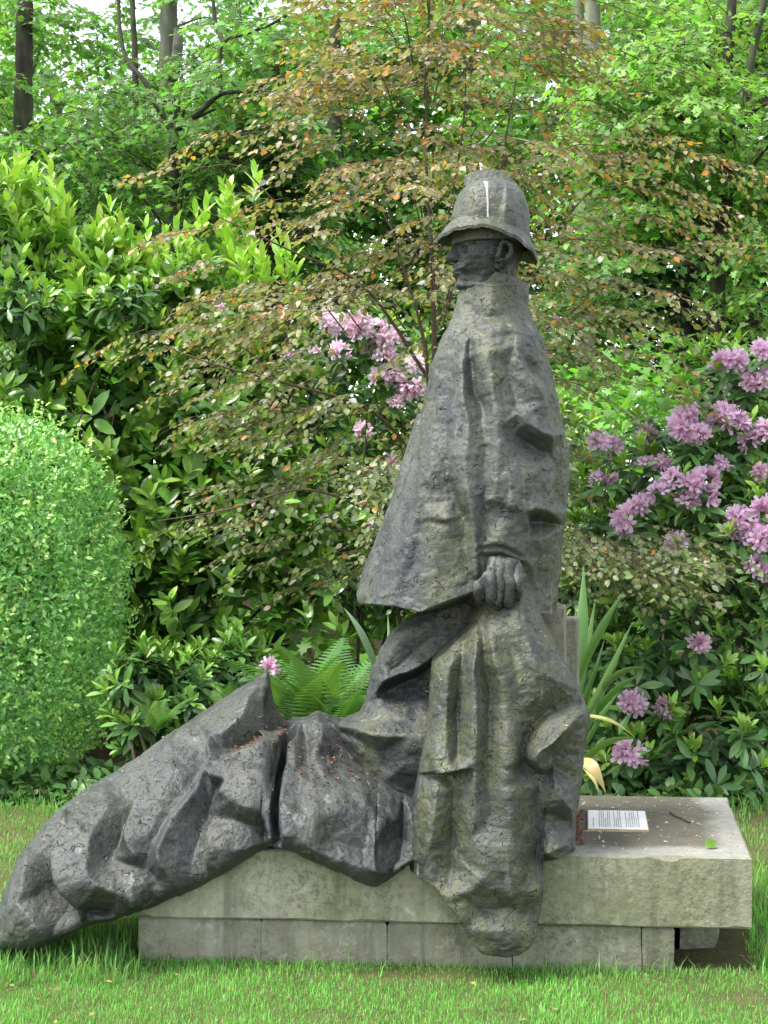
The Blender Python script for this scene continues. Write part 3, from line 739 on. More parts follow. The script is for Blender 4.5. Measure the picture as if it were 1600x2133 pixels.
# brim: flared ring, tilted back, lifted at the sides
na = 160
a = np.linspace(0, 2 * math.pi, na, endpoint=False)
def ring(pxl, pyl, pxr, pyr, dep, lift, dz=0.):
    l, r = P(pxl, pyl, 5.49), P(pxr, pyr, 5.49)
    c = (1 - np.cos(a)) / 2                                   # 0 at right, 1 at left
    X = r[0] + (l[0] - r[0]) * c; Z = r[2] + (l[2] - r[2]) * c + lift * np.sin(a) ** 2 + dz
    Yv = 5.49 - dep * np.sin(a)
    return np.stack((X, Yv, Z), -1)
jit = lambda s: (vnoise(np.stack((np.cos(a) * 6, np.sin(a) * 6, 0 * a + s), -1)) - .5) * .012
r_in, r_out = ring(941, 461, 1102, 497, .150, .024), ring(910, 498, 1120, 541, .208, .047)
r_m = r_in * .5 + r_out * .5 + np.array((0, 0, .004))
r_ob = ring(911, 502, 1119, 546, .206, .046, -.003); r_ib = ring(944, 480, 1098, 514, .145, .022, -.012)
rings = [r_in, r_m, r_out, r_out.copy(), r_ob, r_ob.copy(), r_ib]
for i, r_ in enumerate(rings):
    r_[:, 2] += jit(3 if i < 2 else 5) * (.5 if i < 2 else 1.); r_[:, 1] += jit(20) * .5
Vb = np.concatenate(rings); idx = np.arange(len(Vb)).reshape(len(rings), na)
Fb = np.stack((idx[:-1], np.roll(idx[:-1], -1, 1), np.roll(idx[1:], -1, 1), idx[1:]), -1)[[0, 1, 3, 5]].reshape(-1, 4)
brim = shift(mesh_obj('brim', Vb, Fb, MAT['statue']), statue); brim.parent = helmet; brim.location = (0, 0, 0)
# crest: a thin comb along the top from front to back
top = [(967, 386), (968, 366), (982, 360), (997, 355), (1010, 352), (1021, 352), (1034, 354), (1046, 359), (1057, 366), (1067, 374), (1076, 384), (1083, 395)]
bot = [(972, 390), (980, 384), (988, 380), (998, 376), (1008, 373), (1020, 372), (1034, 373), (1044, 375), (1054, 380), (1063, 387), (1072, 396), (1080, 405)]
Vc = []
for (x, y), (x2, y2) in zip(top, bot):
    t_, b_ = P(x, y, 5.49), P(x2, y2 + 8, 5.49)
    w = .013
    Vc += [t_ + (0, -w * .55, 0), t_ + (0, w * .55, 0), (t_ * .75 + b_ * .25) + (0, w, 0), b_ + (0, w * 2.4, 0), b_ + (0, -w * 2.4, 0), (t_ * .75 + b_ * .25) + (0, -w, 0)]
Vc = np.array(Vc); Fc = []
for i in range(len(top) - 1):
    for k in range(6):
        Fc.append((i * 6 + k, i * 6 + (k + 1) % 6, (i + 1) * 6 + (k + 1) % 6, (i + 1) * 6 + k))
crest = shift(mesh_obj('crest', Vc, np.array(Fc), MAT['statue'], smooth=False), statue); crest.parent = helmet
# white bird streak running down the helmet
MAT['chalk'] = plain('chalky_white', (.22, .23, .23), (.46, .46, .45), .8, 60)
def dome_pt(px, py):
    r = np.array(dome_rows); lo, hi, d = (np.interp(py, r[:, 0], r[:, k]) for k in (1, 2, 4))
    c = np.clip((px - (lo + hi) / 2) / ((hi - lo) / 2), -1, 1)
    p = P(px, py, 5.49); p[1] = 5.49 - d * math.sqrt(max(0, 1 - c * c)) - .0065
    return p
path = [(1010, 381), (1013, 387), (1014, 395), (1015, 410), (1016, 424), (1016, 440), (1017, 455), (1018, 472)]
Vs, wd = [], [.010, .008, .005, .0045, .0055, .005, .004, .002]
for (x, y), w in zip(path, wd):
    # account for the dome's nearness when the photo's column is turned into a place
    p = dome_pt(x, y); k = p[1] / 5.49; x2 = CX + (x - CX) * k; y2 = CY + (y - CY) * k
    p = dome_pt(x2, y2)
    w1, w2_ = w * (.6 + .8 * random.random()), w * (.6 + .8 * random.random())
    Vs += [p + (-w1, 0, 0), p + (0, -.0035, 0), p + (w2_, 0, 0)]
Fs = []
for i in range(len(path) - 1):
    for k in range(2):
        Fs.append((i * 3 + k, i * 3 + k + 1, i * 3 + k + 4, i * 3 + k + 3))
st = shift(mesh_obj('bird_streak', np.array(Vs), np.array(Fs), MAT['chalk']), statue); st.parent = helmet

# --- the fist that holds the cape together: palm and four bent fingers, thumb on the side
def finger(pts, r):
    p = smooth_path(np.array(pts), 12); rad = np.interp(np.linspace(0, 1, len(p)), [0, .25, .5, .8, 1], np.array(r))
    return tube(p, rad, 8, .2)
hp = []
HY = 5.098
for i, (x, y0, y1) in enumerate([(1022, 1212, 1258), (1041, 1206, 1270), (1060, 1208, 1266), (1078, 1216, 1252)]):
    hp.append(finger([P(x * .6 + 1052 * .4, y0 - 46, HY + .03), P(x + 1, y0 - 8, HY - .012), P(x - 1 + i, (y0 + y1) / 2, HY - .012), P(x - 2, y1 - 10, HY + .01), P(x + 1, y1, HY + .05)], [.022, .022, .020, .018, .009]))
hp.append(finger([P(1052, 1190, HY + .03), P(1026, 1198, HY + .005), P(1010, 1212, HY + .0), P(1002, 1228, HY + .01), P(998, 1242, HY + .03)], [.030, .026, .022, .018, .012]))
hp.append(finger([P(1058, 1165, HY + .08), P(1054, 1185, HY + .035), P(1052, 1194, HY + .035), P(1050, 1204, HY + .05), P(1050, 1212, HY + .09)], [.045, .050, .046, .04, .02]))
hp.append(finger([P(996, 1214, HY + .02), P(996, 1224, HY + .0), P(997, 1236, HY + .0), P(996, 1246, HY + .02), P(996, 1256, HY + .04)], [.012, .018, .019, .016, .008]))
Vh, Fh = join(hp)
Vh = Vh + .030 * np.stack([fbm(Vh * 24 + k * 9, 3) for k in range(3)], -1) * 2
shift(mesh_obj('hand', Vh, Fh, MAT['statue_dark']), statue)

# ------------------------------------------------------------------ foliage machinery
def strip_leaf(st, wd, fold=.10, droop=.18, wave=0.):
    """leaf along +x, blade in xy, midrib folded and tip drooping"""
    V, Fs = [], []
    for i, (s, w) in enumerate(zip(st, wd)):
        z = -droop * s * s
        sg = wave * (1 if i % 2 else -1)
        if w == 0: V.append([(s, 0, z)])
        else: V.append([(s, -w, z + fold * w + sg), (s, 0, z), (s, w, z + fold * w - sg)])
    ids, k = [], 0
    flat = []
    for v in V:
        ids.append(list(range(k, k + len(v)))); k += len(v); flat += v
    for a_, b_ in zip(ids[:-1], ids[1:]):
        if len(a_) == 1 and len(b_) == 3: Fs += [(a_[0], b_[1], b_[0]), (a_[0], b_[2], b_[1])]
        elif len(a_) == 3 and len(b_) == 1: Fs += [(a_[0], a_[1], b_[0]), (a_[1], a_[2], b_[0])]
        else:
            for j in range(2): Fs += [(a_[j], a_[j + 1], b_[j + 1]), (a_[j], b_[j + 1], b_[j])]
    return np.array(flat, float), np.array(Fs)

def fan_leaf(outline, fold=.1, droop=.15):
    """flat lobed leaf: fan from a point on the midrib"""
    c = np.array((.38, 0, .02)); V = [c]
    for x, y in outline: V.append((x, y, fold * abs(y) - droop * x * x))
    n = len(outline); Fs = [(0, i + 1, (i + 1) % n + 1) for i in range(n)]
    return np.array(V), np.array(Fs)

half = [(0, .04), (-.12, .34), (.16, .26), (.26, .55), (.48, .22), (.70, .30), (.72, .12)]
LEAF = {
    'laurel': strip_leaf([0, .18, .5, .8, 1], [0, .14, .2, .13, 0], .28, .22),
    'rhodo': strip_leaf([0, .3, .62, .85, 1], [0, .10, .155, .10, 0], .22, .20),
    'beech': strip_leaf([0, .22, .5, .78, 1], [0, .24, .33, .2, 0], .18, .16, .03),
    'maple': fan_leaf(half + [(1.0, 0)] + [(x, -y) for x, y in half[::-1]]),
    'holly': fan_leaf([(0, 0), (.10, .20), (.24, .12), (.36, .30), (.50, .15), (.66, .27), (.78, .10), (1.05, 0), (.78, -.10), (.66, -.27), (.50, -.15), (.36, -.30), (.24, -.12), (.10, -.20)], .35, .1),
    'far': (np.array([(0, 0, 0), (.5, .34, .05), (1, 0, -.12), (.5, -.34, .05)], float), np.array([(0, 2, 1), (0, 3, 2)])),
    'frond': None,
}

def unit(v): return v / (np.linalg.norm(v, axis=-1, keepdims=True) + 1e-9)

def frames(d, n):
    """rotation matrices (N,3,3) with columns x=d, y, z close to n"""
    x = unit(d); z = unit(n - np.sum(n * x, -1, keepdims=True) * x); y = np.cross(z, x)
    return np.stack((x, y, z), -1)

def rand_unit(n):
    return unit(rng.normal(size=(n, 3)))

PLANTS = []      # foliage waits here until all of it is placed, so that the leaves that show largest can be found
class Foliage:
    def __init__(s, root, leaf, mat, part='leaf', most=300):
        s.root, s.leaf, s.mat, s.part, s.most = root, leaf, mat, part, most
        s.p, s.r, s.s, s.c = [], [], [], []
        s.gain = dict(holly=2.4, laurel=1.7, rhodo=1.95, maple=2.2, beech=1.45).get(mat, 1.)
        PLANTS.append(s)
    def add(s, p, r, sc, c):
        s.p.append(p); s.r.append(r); s.s.append(sc); s.c.append(np.clip(c * s.gain, 0, .7))
    def cat(s):
        s.p, s.r, s.s, s.c = np.concatenate(s.p), np.concatenate(s.r), np.concatenate(s.s), np.concatenate(s.c)

def hide_by_statue():
    """coarse depth map of the statue and plinth so that hidden leaves are not picked"""
    zb = np.full((270, 202), 1e9)
    for o in list(statue.children) + list(plinth.children):
        v = np.empty(len(o.data.vertices) * 3, dtype=np.float32); o.data.vertices.foreach_get('co', v)
        v = v.reshape(-1, 3)[::3] + np.array(o.parent.location, dtype=np.float32)
        x, y = proj(v); i, j = (y // 8).astype(int), (x // 8).astype(int)
        m = (i >= 0) & (i < 270) & (j >= 0) & (j < 202)
        np.minimum.at(zb, (i[m], j[m]), v[m, 1])
    return zb

def finish_foliage():
    zb = hide_by_statue()
    info = []
    for f in PLANTS:
        f.cat()
        ctr = f.p + f.r[:, :, 0] * (f.s * .5)[:, None]
        x, y = proj(ctr); i, j = (y // 8).astype(int), (x // 8).astype(int)
        m = (i >= 0) & (i < 267) & (j >= 0) & (j < 200)
        i, j = np.clip(i, 0, 269), np.clip(j, 0, 201)
        info.append((i, j, m, ctr[:, 1]))
        np.minimum.at(zb, (i[m], j[m]), ctr[m, 1])
    for f, (i, j, m, dep) in zip(PLANTS, info):
        facing = np.abs(np.sum(f.r[:, :, 2] * unit(f.p - np.array((0, 0, CAM_H))), -1))
        size = f.s / dep * (.25 + facing)
        vis = m & (dep <= zb[i, j] + .02)
        order = np.argsort(-np.where(vis, size, 0))[:f.most]
        order = order[vis[order]]
        pick = np.zeros(len(f.p), bool); pick[order] = True
        tv, tf = LEAF[f.leaf]
        loc = np.array(f.root.location)
        rest = ~pick
        if rest.any():
            V = np.einsum('nij,kj->nki', f.r[rest], tv) * f.s[rest][:, None, None] + (f.p[rest] - loc)[:, None, :]
            n, k = len(V), len(tv)
            Fa = (tf[None] + (np.arange(n) * k)[:, None, None]).reshape(-1, tf.shape[1])
            C = np.repeat(f.c[rest], k, axis=0)
            o = mesh_obj('foliage', V.reshape(-1, 3), Fa, MAT[f.mat], f.root, True, C)
            o['kind'] = 'stuff'
        me = None
        for q in np.nonzero(pick)[0]:
            if me is None:
                o = mesh_obj(f.part, tv, tf, MAT[f.mat + '_single'], f.root); me = o.data
            else:
                o = bpy.data.objects.new(f.part, me); col.objects.link(o); o.parent = f.root
            M4 = np.eye(4); M4[:3, :3] = f.r[q] * f.s[q]; M4[:3, 3] = f.p[q] - loc
            o.matrix_basis = Matrix(M4.tolist())
            o.color = (*[float(v) for v in f.c[q]], 1)

def vary(base, n, amt=.25, hue=.12):
    b = np.asarray(base, float)
    k = 1 + amt * (rng.random((n, 1)) * 2 - 1)
    return np.clip(b * k * (1 + hue * (rng.random((n, 3)) * 2 - 1)), .002, 1)

# templates -------------------------------------------------------------
def spray_template(seed, leaf_len, n_side=6, gap=.06, tilt=.35):
    """flat drooping spray, 1 m long along x: leaf points, directions, normals and twig polylines"""
    g = np.random.default_rng(seed)
    tw, lp, ld, ln = [], [], [], []
    def run(p0, d0, L, droop):
        k = 6; t = np.linspace(0, 1, k)
        pts = p0 + np.outer(t * L, d0) + np.outer(-(t ** 2) * droop * L, (0, 0, 1)) + np.outer(np.sin(t * 5 + g.random() * 6) * .015, (0, 1, 0))
        tw.append(pts)
        m = max(3, int(L / gap))
        for i in range(m):
            tt = (i + .6) / m; p = p0 + d0 * tt * L - np.array((0, 0, tt * tt * droop * L))
            sd = 1 if i % 2 else -1
            side = np.cross((0, 0, 1), d0); side = side / (np.linalg.norm(side) + 1e-9)
            d = d0 * (.75 + .3 * g.random()) + side * sd * (.5 + .5 * g.random()) + np.array((0, 0, -.25 - .35 * g.random()))
            n = np.array((0, 0, 1.)) + g.normal(size=3) * tilt
            lp.append(p); ld.append(d); ln.append(n)
    run(np.zeros(3), np.array((1., 0, .05)), 1.0, .28)
    for i in range(n_side):
        t = .12 + .75 * i / n_side + .05 * g.random(); sd = 1 if i % 2 else -1
        p0 = np.array((t, 0, -.28 * t * t + .05 * t)); an = .6 + .35 * g.random()
        d0 = np.array((math.cos(an), sd * math.sin(an), .08 - .25 * g.random()))
        run(p0, d0, (.62 - .45 * t) * (.8 + .4 * g.random()), .3)
    return np.array(lp), unit(np.array(ld)), unit(np.array(ln)), tw

def place_sprays(fol, twigs, pos, dirv, up, L, leaf_len, colf, templates, twig_r=.0035, tw_mat=True, leaf_keep=1.):
    """one spray per pos; dirv is the way it grows"""
    for k, (lp, ld, ln, tw) in enumerate(templates):
        sel = np.arange(len(pos)) % len(templates) == k
        if not sel.any(): continue
        p, Ls = pos[sel], L[sel]
        Rm = frames(dirv[sel], up[sel])
        lw = p[:, None] + np.einsum('nij,mj->nmi', Rm, lp) * Ls[:, None, None]
        d = np.einsum('nij,mj->nmi', Rm, ld); nn = np.einsum('nij,mj->nmi', Rm, ln)
        nn = nn + rng.normal(size=nn.shape) * .28
        d = d + rng.normal(size=d.shape) * .15
        lw = lw.reshape(-1, 3); d = d.reshape(-1, 3); nn = nn.reshape(-1, 3)
        own = np.repeat(np.nonzero(sel)[0], len(lp))
        keep = rng.random(len(lw)) < leaf_keep
        lw, d, nn, own = lw[keep], d[keep], nn[keep], own[keep]
        sz = leaf_len * (.65 + .6 * rng.random(len(lw)))
        fol.add(lw, frames(d, nn), sz, colf(lw, own))
        if tw_mat:
            for pts in tw:
                a_ = p[:, None] + np.einsum('nij,mj->nmi', Rm, pts) * Ls[:, None, None]     # (n,m,3)
                m = a_.shape[1]
                r = np.linspace(1., .35, m) * twig_r
                off = np.array([(0, 0, 1), (0, .87, -.5), (0, -.87, -.5)])
                o_ = np.einsum('nij,kj->nki', Rm, off)
                V = a_[:, :, None, :] + o_[:, None] * r[None, :, None, None]
                n_ = len(a_); idx = np.arange(n_ * m * 3).reshape(n_, m, 3)
                Fq = np.stack((idx[:, :-1], np.roll(idx[:, :-1], -1, 2), np.roll(idx[:, 1:], -1, 2), idx[:, 1:]), -1).reshape(-1, 4)
                twigs.append((V.reshape(-1, 3), Fq))

def shoot_leaves(fol, tip, axis, n_leaf, leaf_len, open_lo, open_hi, colors, back=.0, jitter=.25, size_lo=.75):
    """whorls of leaves: tip (N,3), axis (N,3); leaves spiral round the axis, the inner ones steeper"""
    N = len(tip)
    ax = unit(axis)
    e1 = unit(np.cross(ax, np.where(np.abs(ax[:, 2:3]) < .9, np.array((0., 0, 1)), np.array((1., 0, 0))))); e2 = np.cross(ax, e1)
    ph0 = rng.random(N) * 6.28
    for k in range(n_leaf):
        f = (k + .5) / n_leaf                                  # 0 inner, 1 outer
        ph = ph0 + k * 2.4 + rng.normal(size=N) * .25
        an = open_lo + (open_hi - open_lo) * f + rng.normal(size=N) * jitter
        rad = e1 * np.cos(ph)[:, None] + e2 * np.sin(ph)[:, None]
        d = ax * np.cos(an)[:, None] + rad * np.sin(an)[:, None]
        nrm = ax * np.sin(an)[:, None] - rad * np.cos(an)[:, None] + rng.normal(size=(N, 3)) * .18
        p = tip - ax * (back * f)[..., None] if np.ndim(back * f) else tip - ax * (back * f)
        sz = leaf_len * (size_lo + (1 - size_lo) * min(1, f * 1.6)) * (.8 + .4 * rng.random(N))
        fol.add(p, frames(d, nrm), sz, colors(f, N))

def crown_mass(pts, tx=None):
    return pts

# ------------------------------------------------------------------ holly
holly_c = np.array((-2.50, 8.65, 0.))
holly = thing('holly_bush', (holly_c[0], holly_c[1], 0), 'rounded clipped holly bush with small prickly light green leaves beside the lawn', 'bush')
fh = Foliage(holly, 'holly', 'holly')
def holly_surface(n, scale=1.):
    qz = rng.random(n) * 2 - 1; ph = rng.random(n) * 2 * math.pi
    rho = (1 - np.abs(qz) ** np.where(qz < 0, 6., 2.9)) ** (1 / 2.6)
    q = np.stack((rho * np.cos(ph), rho * np.sin(ph), qz), -1); u = unit(q)
    bump = 1 + .10 * (fbm(u * 2.3 + 4, 3) * 2) + .09 * fbm(u * 8, 2) * 2
    ext = np.array((.93, .90, 1.10))
    p = q * ext * bump[:, None] * scale
    p[:, 2] += 1.06
    tuck = np.clip((.9 - p[:, 2]) / .9, 0, 1)                     # drawn in towards the foot
    p[:, :2] *= (1 - .13 * tuck ** 2.)[:, None]
    nrm = unit(p / ext - np.array((0, 0, .8)))
    return p + holly_c, nrm
for n, depth, ln, dark in ((27000, .10, .037, 0), (15000, .26, .038, 1)):
    p, nr = holly_surface(n)
    p = p - nr * (rng.random((n, 1)) ** 1.3 * depth) - nr * (.10 * dark)
    d = unit(nr * .55 + rand_unit(n) * .9 + np.array((0, 0, .25)))
    nn = unit(nr * .7 + rand_unit(n) * .75 + np.array((0, 0, .35)))
    gap = fbm(p * 7, 2) * 2                                       # thin and thick places
    ok = (gap > -.34) | (rng.random(n) < .5)
    p, nr, d, nn = p[ok], nr[ok], d[ok], nn[ok]; n = len(p)
    young = rng.random((n, 1)) < .45
    c = np.where(young, vary((.135, .275, .070), n, .3), vary((.070, .165, .044), n, .3))
    fh.add(p, frames(d, nn), ln * (.7 + .6 * rng.random(n)), c)
# upright sprigs breaking the outline
N = 620
p, nr = holly_surface(N)
ax = unit(nr + np.array((0, 0, .8)) + rand_unit(N) * .35)
for k in range(7):
    t = k / 6 * .10
    d = unit(ax * .6 + rand_unit(N)); nn = unit(nr + rand_unit(N) * .7)
    fh.add(p + ax * t, frames(d, nn), .036 * (.7 + .5 * rng.random(N)), vary((.165, .29, .07), N, .25))
st_ = []
for k in range(4):
    a0 = rng.random() * 6.28; r0 = .08 * rng.random()
    b = holly_c + (math.cos(a0) * r0, math.sin(a0) * r0, 0); e = holly_c + (math.cos(a0) * .5, math.sin(a0) * .5, 1.3 + .5 * rng.random())
    st_.append(tube(smooth_path([b, (b + e) / 2 + (0, 0, .1), e], 8), np.linspace(.022, .008, len(smooth_path([b, b, e], 8))), 6))
shift(mesh_obj('stem', *join(st_), MAT['twig']), holly)['kind'] = 'stuff'

# ------------------------------------------------------------------ bushes with shoots (laurel, rhododendron)
def blob_shoots(blobs, n, up=.5, shell=.35, front=.6):
    """points spread over the outer shell of a union of ellipsoids, with outward axes"""
    P_, A_ = [], []
    w = np.array([b[3] * b[5] + b[4] * b[5] for b in blobs]); w = w / w.sum()
    for b, k in zip(blobs, (w * n).astype(int) + 1):
        c, e = np.array(b[:3], float), np.array(b[3:6], float)
        u = rand_unit(int(k * 2.2))
        u = u[(u[:, 1] < front)][:k]
        r = 1 - shell * rng.random((len(u), 1)) ** 1.6
        r = r * (1 + .16 * fbm(u * 2.6 + c, 3)[:, None] * 2)
        p = c + u * e * r; a_ = unit(u / e * e.mean() + np.array((0, 0, up)) + rand_unit(len(u)) * .35)
        ok = p[:, 2] > .08
        for b2 in blobs:                                         # drop what lies deep inside a neighbour
            if b2 is b: continue
            q = (p - np.array(b2[:3])) / np.array(b2[3:6]); ok &= np.sum(q * q, 1) > .50
        P_.append(p[ok]); A_.append(a_[ok])
    return np.concatenate(P_), np.concatenate(A_)

def stems_to(root, tips, base, mat, n=26, r=.02):
    out = []
    for q in rng.permutation(len(tips))[:n]:
        b = np.array(base) + np.array((rng.normal() * .22, rng.normal() * .18, -.03)); e = np.array(base) + (tips[q] - np.array(base)) * .8
        m = b * .5 + e * .5 + np.array((0, 0, .18 * rng.random())) + rng.normal(size=3) * .08
        pp = smooth_path([b, m, e], 10)
        out.append(tube(pp, np.linspace(r, r * .3, len(pp)), 5))
    o = shift(mesh_obj('stem', *join(out), mat), root); o['kind'] = 'stuff'
    return o

def at_px(px, py, Y, rx, rz, ry):
    """ellipsoid round a photo point at a known distance: rx, rz in photo pixels, ry in metres"""
    c = P(px, py, Y); k = Y / F_PX
    return (c[0], c[1], c[2], rx * k, ry, rz * k)

# --- laurel, the tall glossy bush behind the holly
laurel = thing('cherry_laurel', (-1.75, 10.6, 0), 'tall cherry laurel with big glossy leaves and bright new tips behind the holly bush', 'bush')
fl = Foliage(laurel, 'laurel', 'laurel')
L_BLOBS = [at_px(-60, 520, 10.6, 150, 250, .7), at_px(60, 640, 10.5, 130, 200, .7), at_px(30, 880, 10.3, 190, 260, .8), at_px(230, 680, 10.6, 130, 220, .7), at_px(240, 900, 10.3, 170, 230, .8),
           at_px(400, 700, 10.7, 130, 210, .7), at_px(430, 880, 10.4, 150, 200, .75), at_px(330, 1060, 10.1, 160, 180, .7), at_px(500, 1060, 10.3, 150, 190, .7), at_px(560, 820, 10.8, 90, 160, .6), at_px(120, 1180, 10.2, 200, 250, .8), at_px(640, 1120, 10.5, 120, 180, .6), at_px(350, 1240, 9.9, 170, 170, .6), at_px(-230, 700, 10.8, 150, 260, .8), at_px(-220, 1050, 10.6, 160, 280, .8)]
p, a_ = blob_shoots(L_BLOBS, 1560, .55, .4)
def lcol(hi):
    def f(fr, n):
        return vary((.070, .150, .024), n, .3) if fr > .35 else vary((.13, .235, .03), n, .3)
    return f
shoot_leaves(fl, p, a_, 9, .185, .25, 1.35, lcol(1), back=.22, jitter=.28, size_lo=.6)
# inner, older leaves
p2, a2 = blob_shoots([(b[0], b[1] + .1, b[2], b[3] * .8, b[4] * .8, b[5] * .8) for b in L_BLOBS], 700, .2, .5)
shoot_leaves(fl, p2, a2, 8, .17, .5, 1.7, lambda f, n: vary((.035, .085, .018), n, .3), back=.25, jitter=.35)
# pale upright new growth along the top
tops = [(70, 300, 10.5), (40, 330, 10.4), (110, 350, 10.5), (15, 380, 10.4), (190, 470, 10.4), (215, 455, 10.5), (250, 470, 10.4), (285, 465, 10.6), (235, 520, 10.3), (320, 560, 10.4), (470, 390, 10.8), (490, 400, 10.8), (520, 520, 10.6), (555, 500, 10.7), (580, 530, 10.6), (350, 500, 10.6), (420, 470, 10.8), (100, 430, 10.4), (60, 400, 10.3), (500, 450, 10.8), (30, 450, 10.3), (160, 560, 10.3), (200, 600, 10.3), (270, 600, 10.3), (120, 640, 10.2)]
for (x, y, Y) in tops:
    c0 = P(x, y + 25, Y)
    k = 5
    pp = c0 + rng.normal(size=(k, 3)) * np.array((.10, .10, .09)); aa = unit(np.array((0, -.15, 1)) + rng.normal(size=(k, 3)) * .22)
    shoot_leaves(fl, pp, aa, 8, .15, .12, .75, lambda f, n: vary((.20, .33, .048), n, .2), back=.26, jitter=.15, size_lo=.7)
# some rosettes low down in the gap
low = [(350, 1200, 9.6), (400, 1270, 9.6), (360, 1290, 9.5), (470, 1240, 9.7), (560, 1250, 9.8), (300, 1080, 9.6), (420, 1010, 9.6), (520, 980, 9.7), (560, 1130, 9.8), (640, 1270, 9.7), (690, 1220, 9.8), (480, 1130, 9.7), (620, 1200, 9.9), (700, 1300, 9.7), (540, 1330, 9.6), (470, 1310, 9.5)]
pp = np.array([P(x, y, Y) for x, y, Y in low]); aa = unit(np.array((0, -.55, .8)) + rng.normal(size=(len(low), 3)) * .3)
shoot_leaves(fl, pp, aa, 10, .155, .2, 1.35, lambda f, n: vary((.10, .20, .03) if f < .4 else (.055, .125, .022), n, .25), back=.2, jitter=.2, size_lo=.6)
stems_to(laurel, p, (-1.75, 10.7, 0), MAT['bark_dark'], 34, .022)

# --- rhododendrons
def truss_mesh(seed):
    """a loose round head of funnel flowers with narrow wavy petals"""
    V, Fs, C, k = [], [], [], 0
    g = np.random.default_rng(seed)
    nfl = 15
    lop = g.normal(size=3) * .25
    for i in range(nfl):
        if g.random() < .12: continue
        z = 1 - (i + .5) / nfl * 1.25; ph = i * 2.4 + g.normal() * .35
        r = math.sqrt(max(0, 1 - z * z)); d = np.array((r * math.cos(ph), r * math.sin(ph), z)) + lop + g.normal(size=3) * .18; d /= np.linalg.norm(d)
        e1 = np.cross(d, (0, 0, 1.)); e1 = e1 / (np.linalg.norm(e1) + 1e-6); e2 = np.cross(d, e1)
        reach = .8 + .45 * g.random()
        c0 = d * .30
        tone = .82 + .3 * g.random()
        for q in range(5):
            an = q * 2 * math.pi / 5 + g.random() * .5
            rd = e1 * math.cos(an) + e2 * math.sin(an); sd = -e1 * math.sin(an) + e2 * math.cos(an)
            sp = .34 + .22 * g.random(); curl = .10 * g.normal()
            m1 = c0 + d * .40 * reach + rd * sp * .45
            tip = c0 + d * (.58 + curl) * reach + rd * sp
            V += [c0 + d * .1, m1 + sd * .13, m1 - sd * .13, tip + sd * .115 + d * .03, tip - sd * .115]
            C += [(.72 * tone, .36 * tone, .54 * tone), (.92 * tone, .64 * tone, .78 * tone), (.92 * tone, .64 * tone, .78 * tone), (.96 * tone, .78 * tone, .88 * tone), (.96 * tone, .78 * tone, .88 * tone)]
            Fs += [(k, k + 1, k + 2), (k + 1, k + 3, k + 4), (k + 1, k + 4, k + 2)]; k += 5
        t = c0 + d * .75 * reach; V += [c0, t + e1 * .02, t - e1 * .02]; C += [(.8, .66, .74)] * 3; Fs += [(k, k + 1, k + 2)]; k += 3
    return np.array(V), np.array(Fs), np.clip(np.array(C), 0, .9)
TRUSS = [truss_mesh(s_) for s_ in (3, 4, 5, 6)]
truss_data = {}
def add_truss(root, pos, axis, size, pale):
    from mathutils import Quaternion
    v_ = random.randrange(4); key = (pale, v_)
    if key not in truss_data:
        TV, TF, TC = TRUSS[v_]
        cc = np.clip(TC * ((1.08, 1.1, 1.06) if pale else (.95, .90, .98)), 0, .92)
        o = mesh_obj('flower_truss', TV, TF, MAT['petal'], root, False, cc); truss_data[key] = o.data
    else:
        o = bpy.data.objects.new('flower_truss', truss_data[key]); col.objects.link(o); o.parent = root
    q = Vector(axis).normalized().to_track_quat('Z', 'Y')
    o.rotation_mode = 'QUATERNION'
    o.rotation_quaternion = q @ Quaternion((0, 0, 1), random.random() * 6.28)
    o.location = Vector(pos) - root.location
    s = size * (.75 + .45 * random.random()); o.scale = (s, s, s * (.8 + .3 * random.random()))

def rhododendron(loc, label, blobs, n, trusses, tr_size, pale, leaf=.142, young=(.125, .225, .030), old=(.045, .100, .026), inner=.5, group=None, stems=16):
    root = thing('rhododendron', loc, label, 'rhododendron', group)
    f = Foliage(root, 'rhodo', 'rhodo')
    p, a_ = blob_shoots(blobs, n, .6, .35)
    shoot_leaves(f, p, a_, 7, leaf, 1.0, 1.75, lambda fr, k: vary(old, k, .3), back=.07, jitter=.22)
    m = rng.random(len(p)) < .72
    tip = p[m] + unit(a_[m]) * .05; ax = unit(a_[m] + np.array((0, 0, .5)))
    shoot_leaves(f, tip, ax, 8, leaf * .72, .2, .85, lambda fr, k: vary(young, k, .25), back=.04, jitter=.14, size_lo=.6)
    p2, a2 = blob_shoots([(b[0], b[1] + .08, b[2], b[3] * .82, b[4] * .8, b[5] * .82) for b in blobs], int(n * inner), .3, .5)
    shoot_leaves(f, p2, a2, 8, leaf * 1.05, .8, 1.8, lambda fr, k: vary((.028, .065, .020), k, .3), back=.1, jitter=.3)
    for t in trusses:
        x, y, Y = t[:3]; s = tr_size * (t[3] if len(t) > 3 else 1)
        pos = P(x, y, Y)
        add_truss(root, pos, (random.gauss(0, .35), -.6 + random.gauss(0, .2), .8), s, pale)
        nb = np.array([pos]) - np.array((0, -.03, .05))
        shoot_leaves(f, nb, unit(np.array([(random.gauss(0, .2), -.4, .9)])), 8, leaf, 1.1, 1.75, lambda fr, k: vary(old, k, .3), jitter=.15)
    stems_to(root, p, loc, MAT['twig'], stems, .016)
    return root

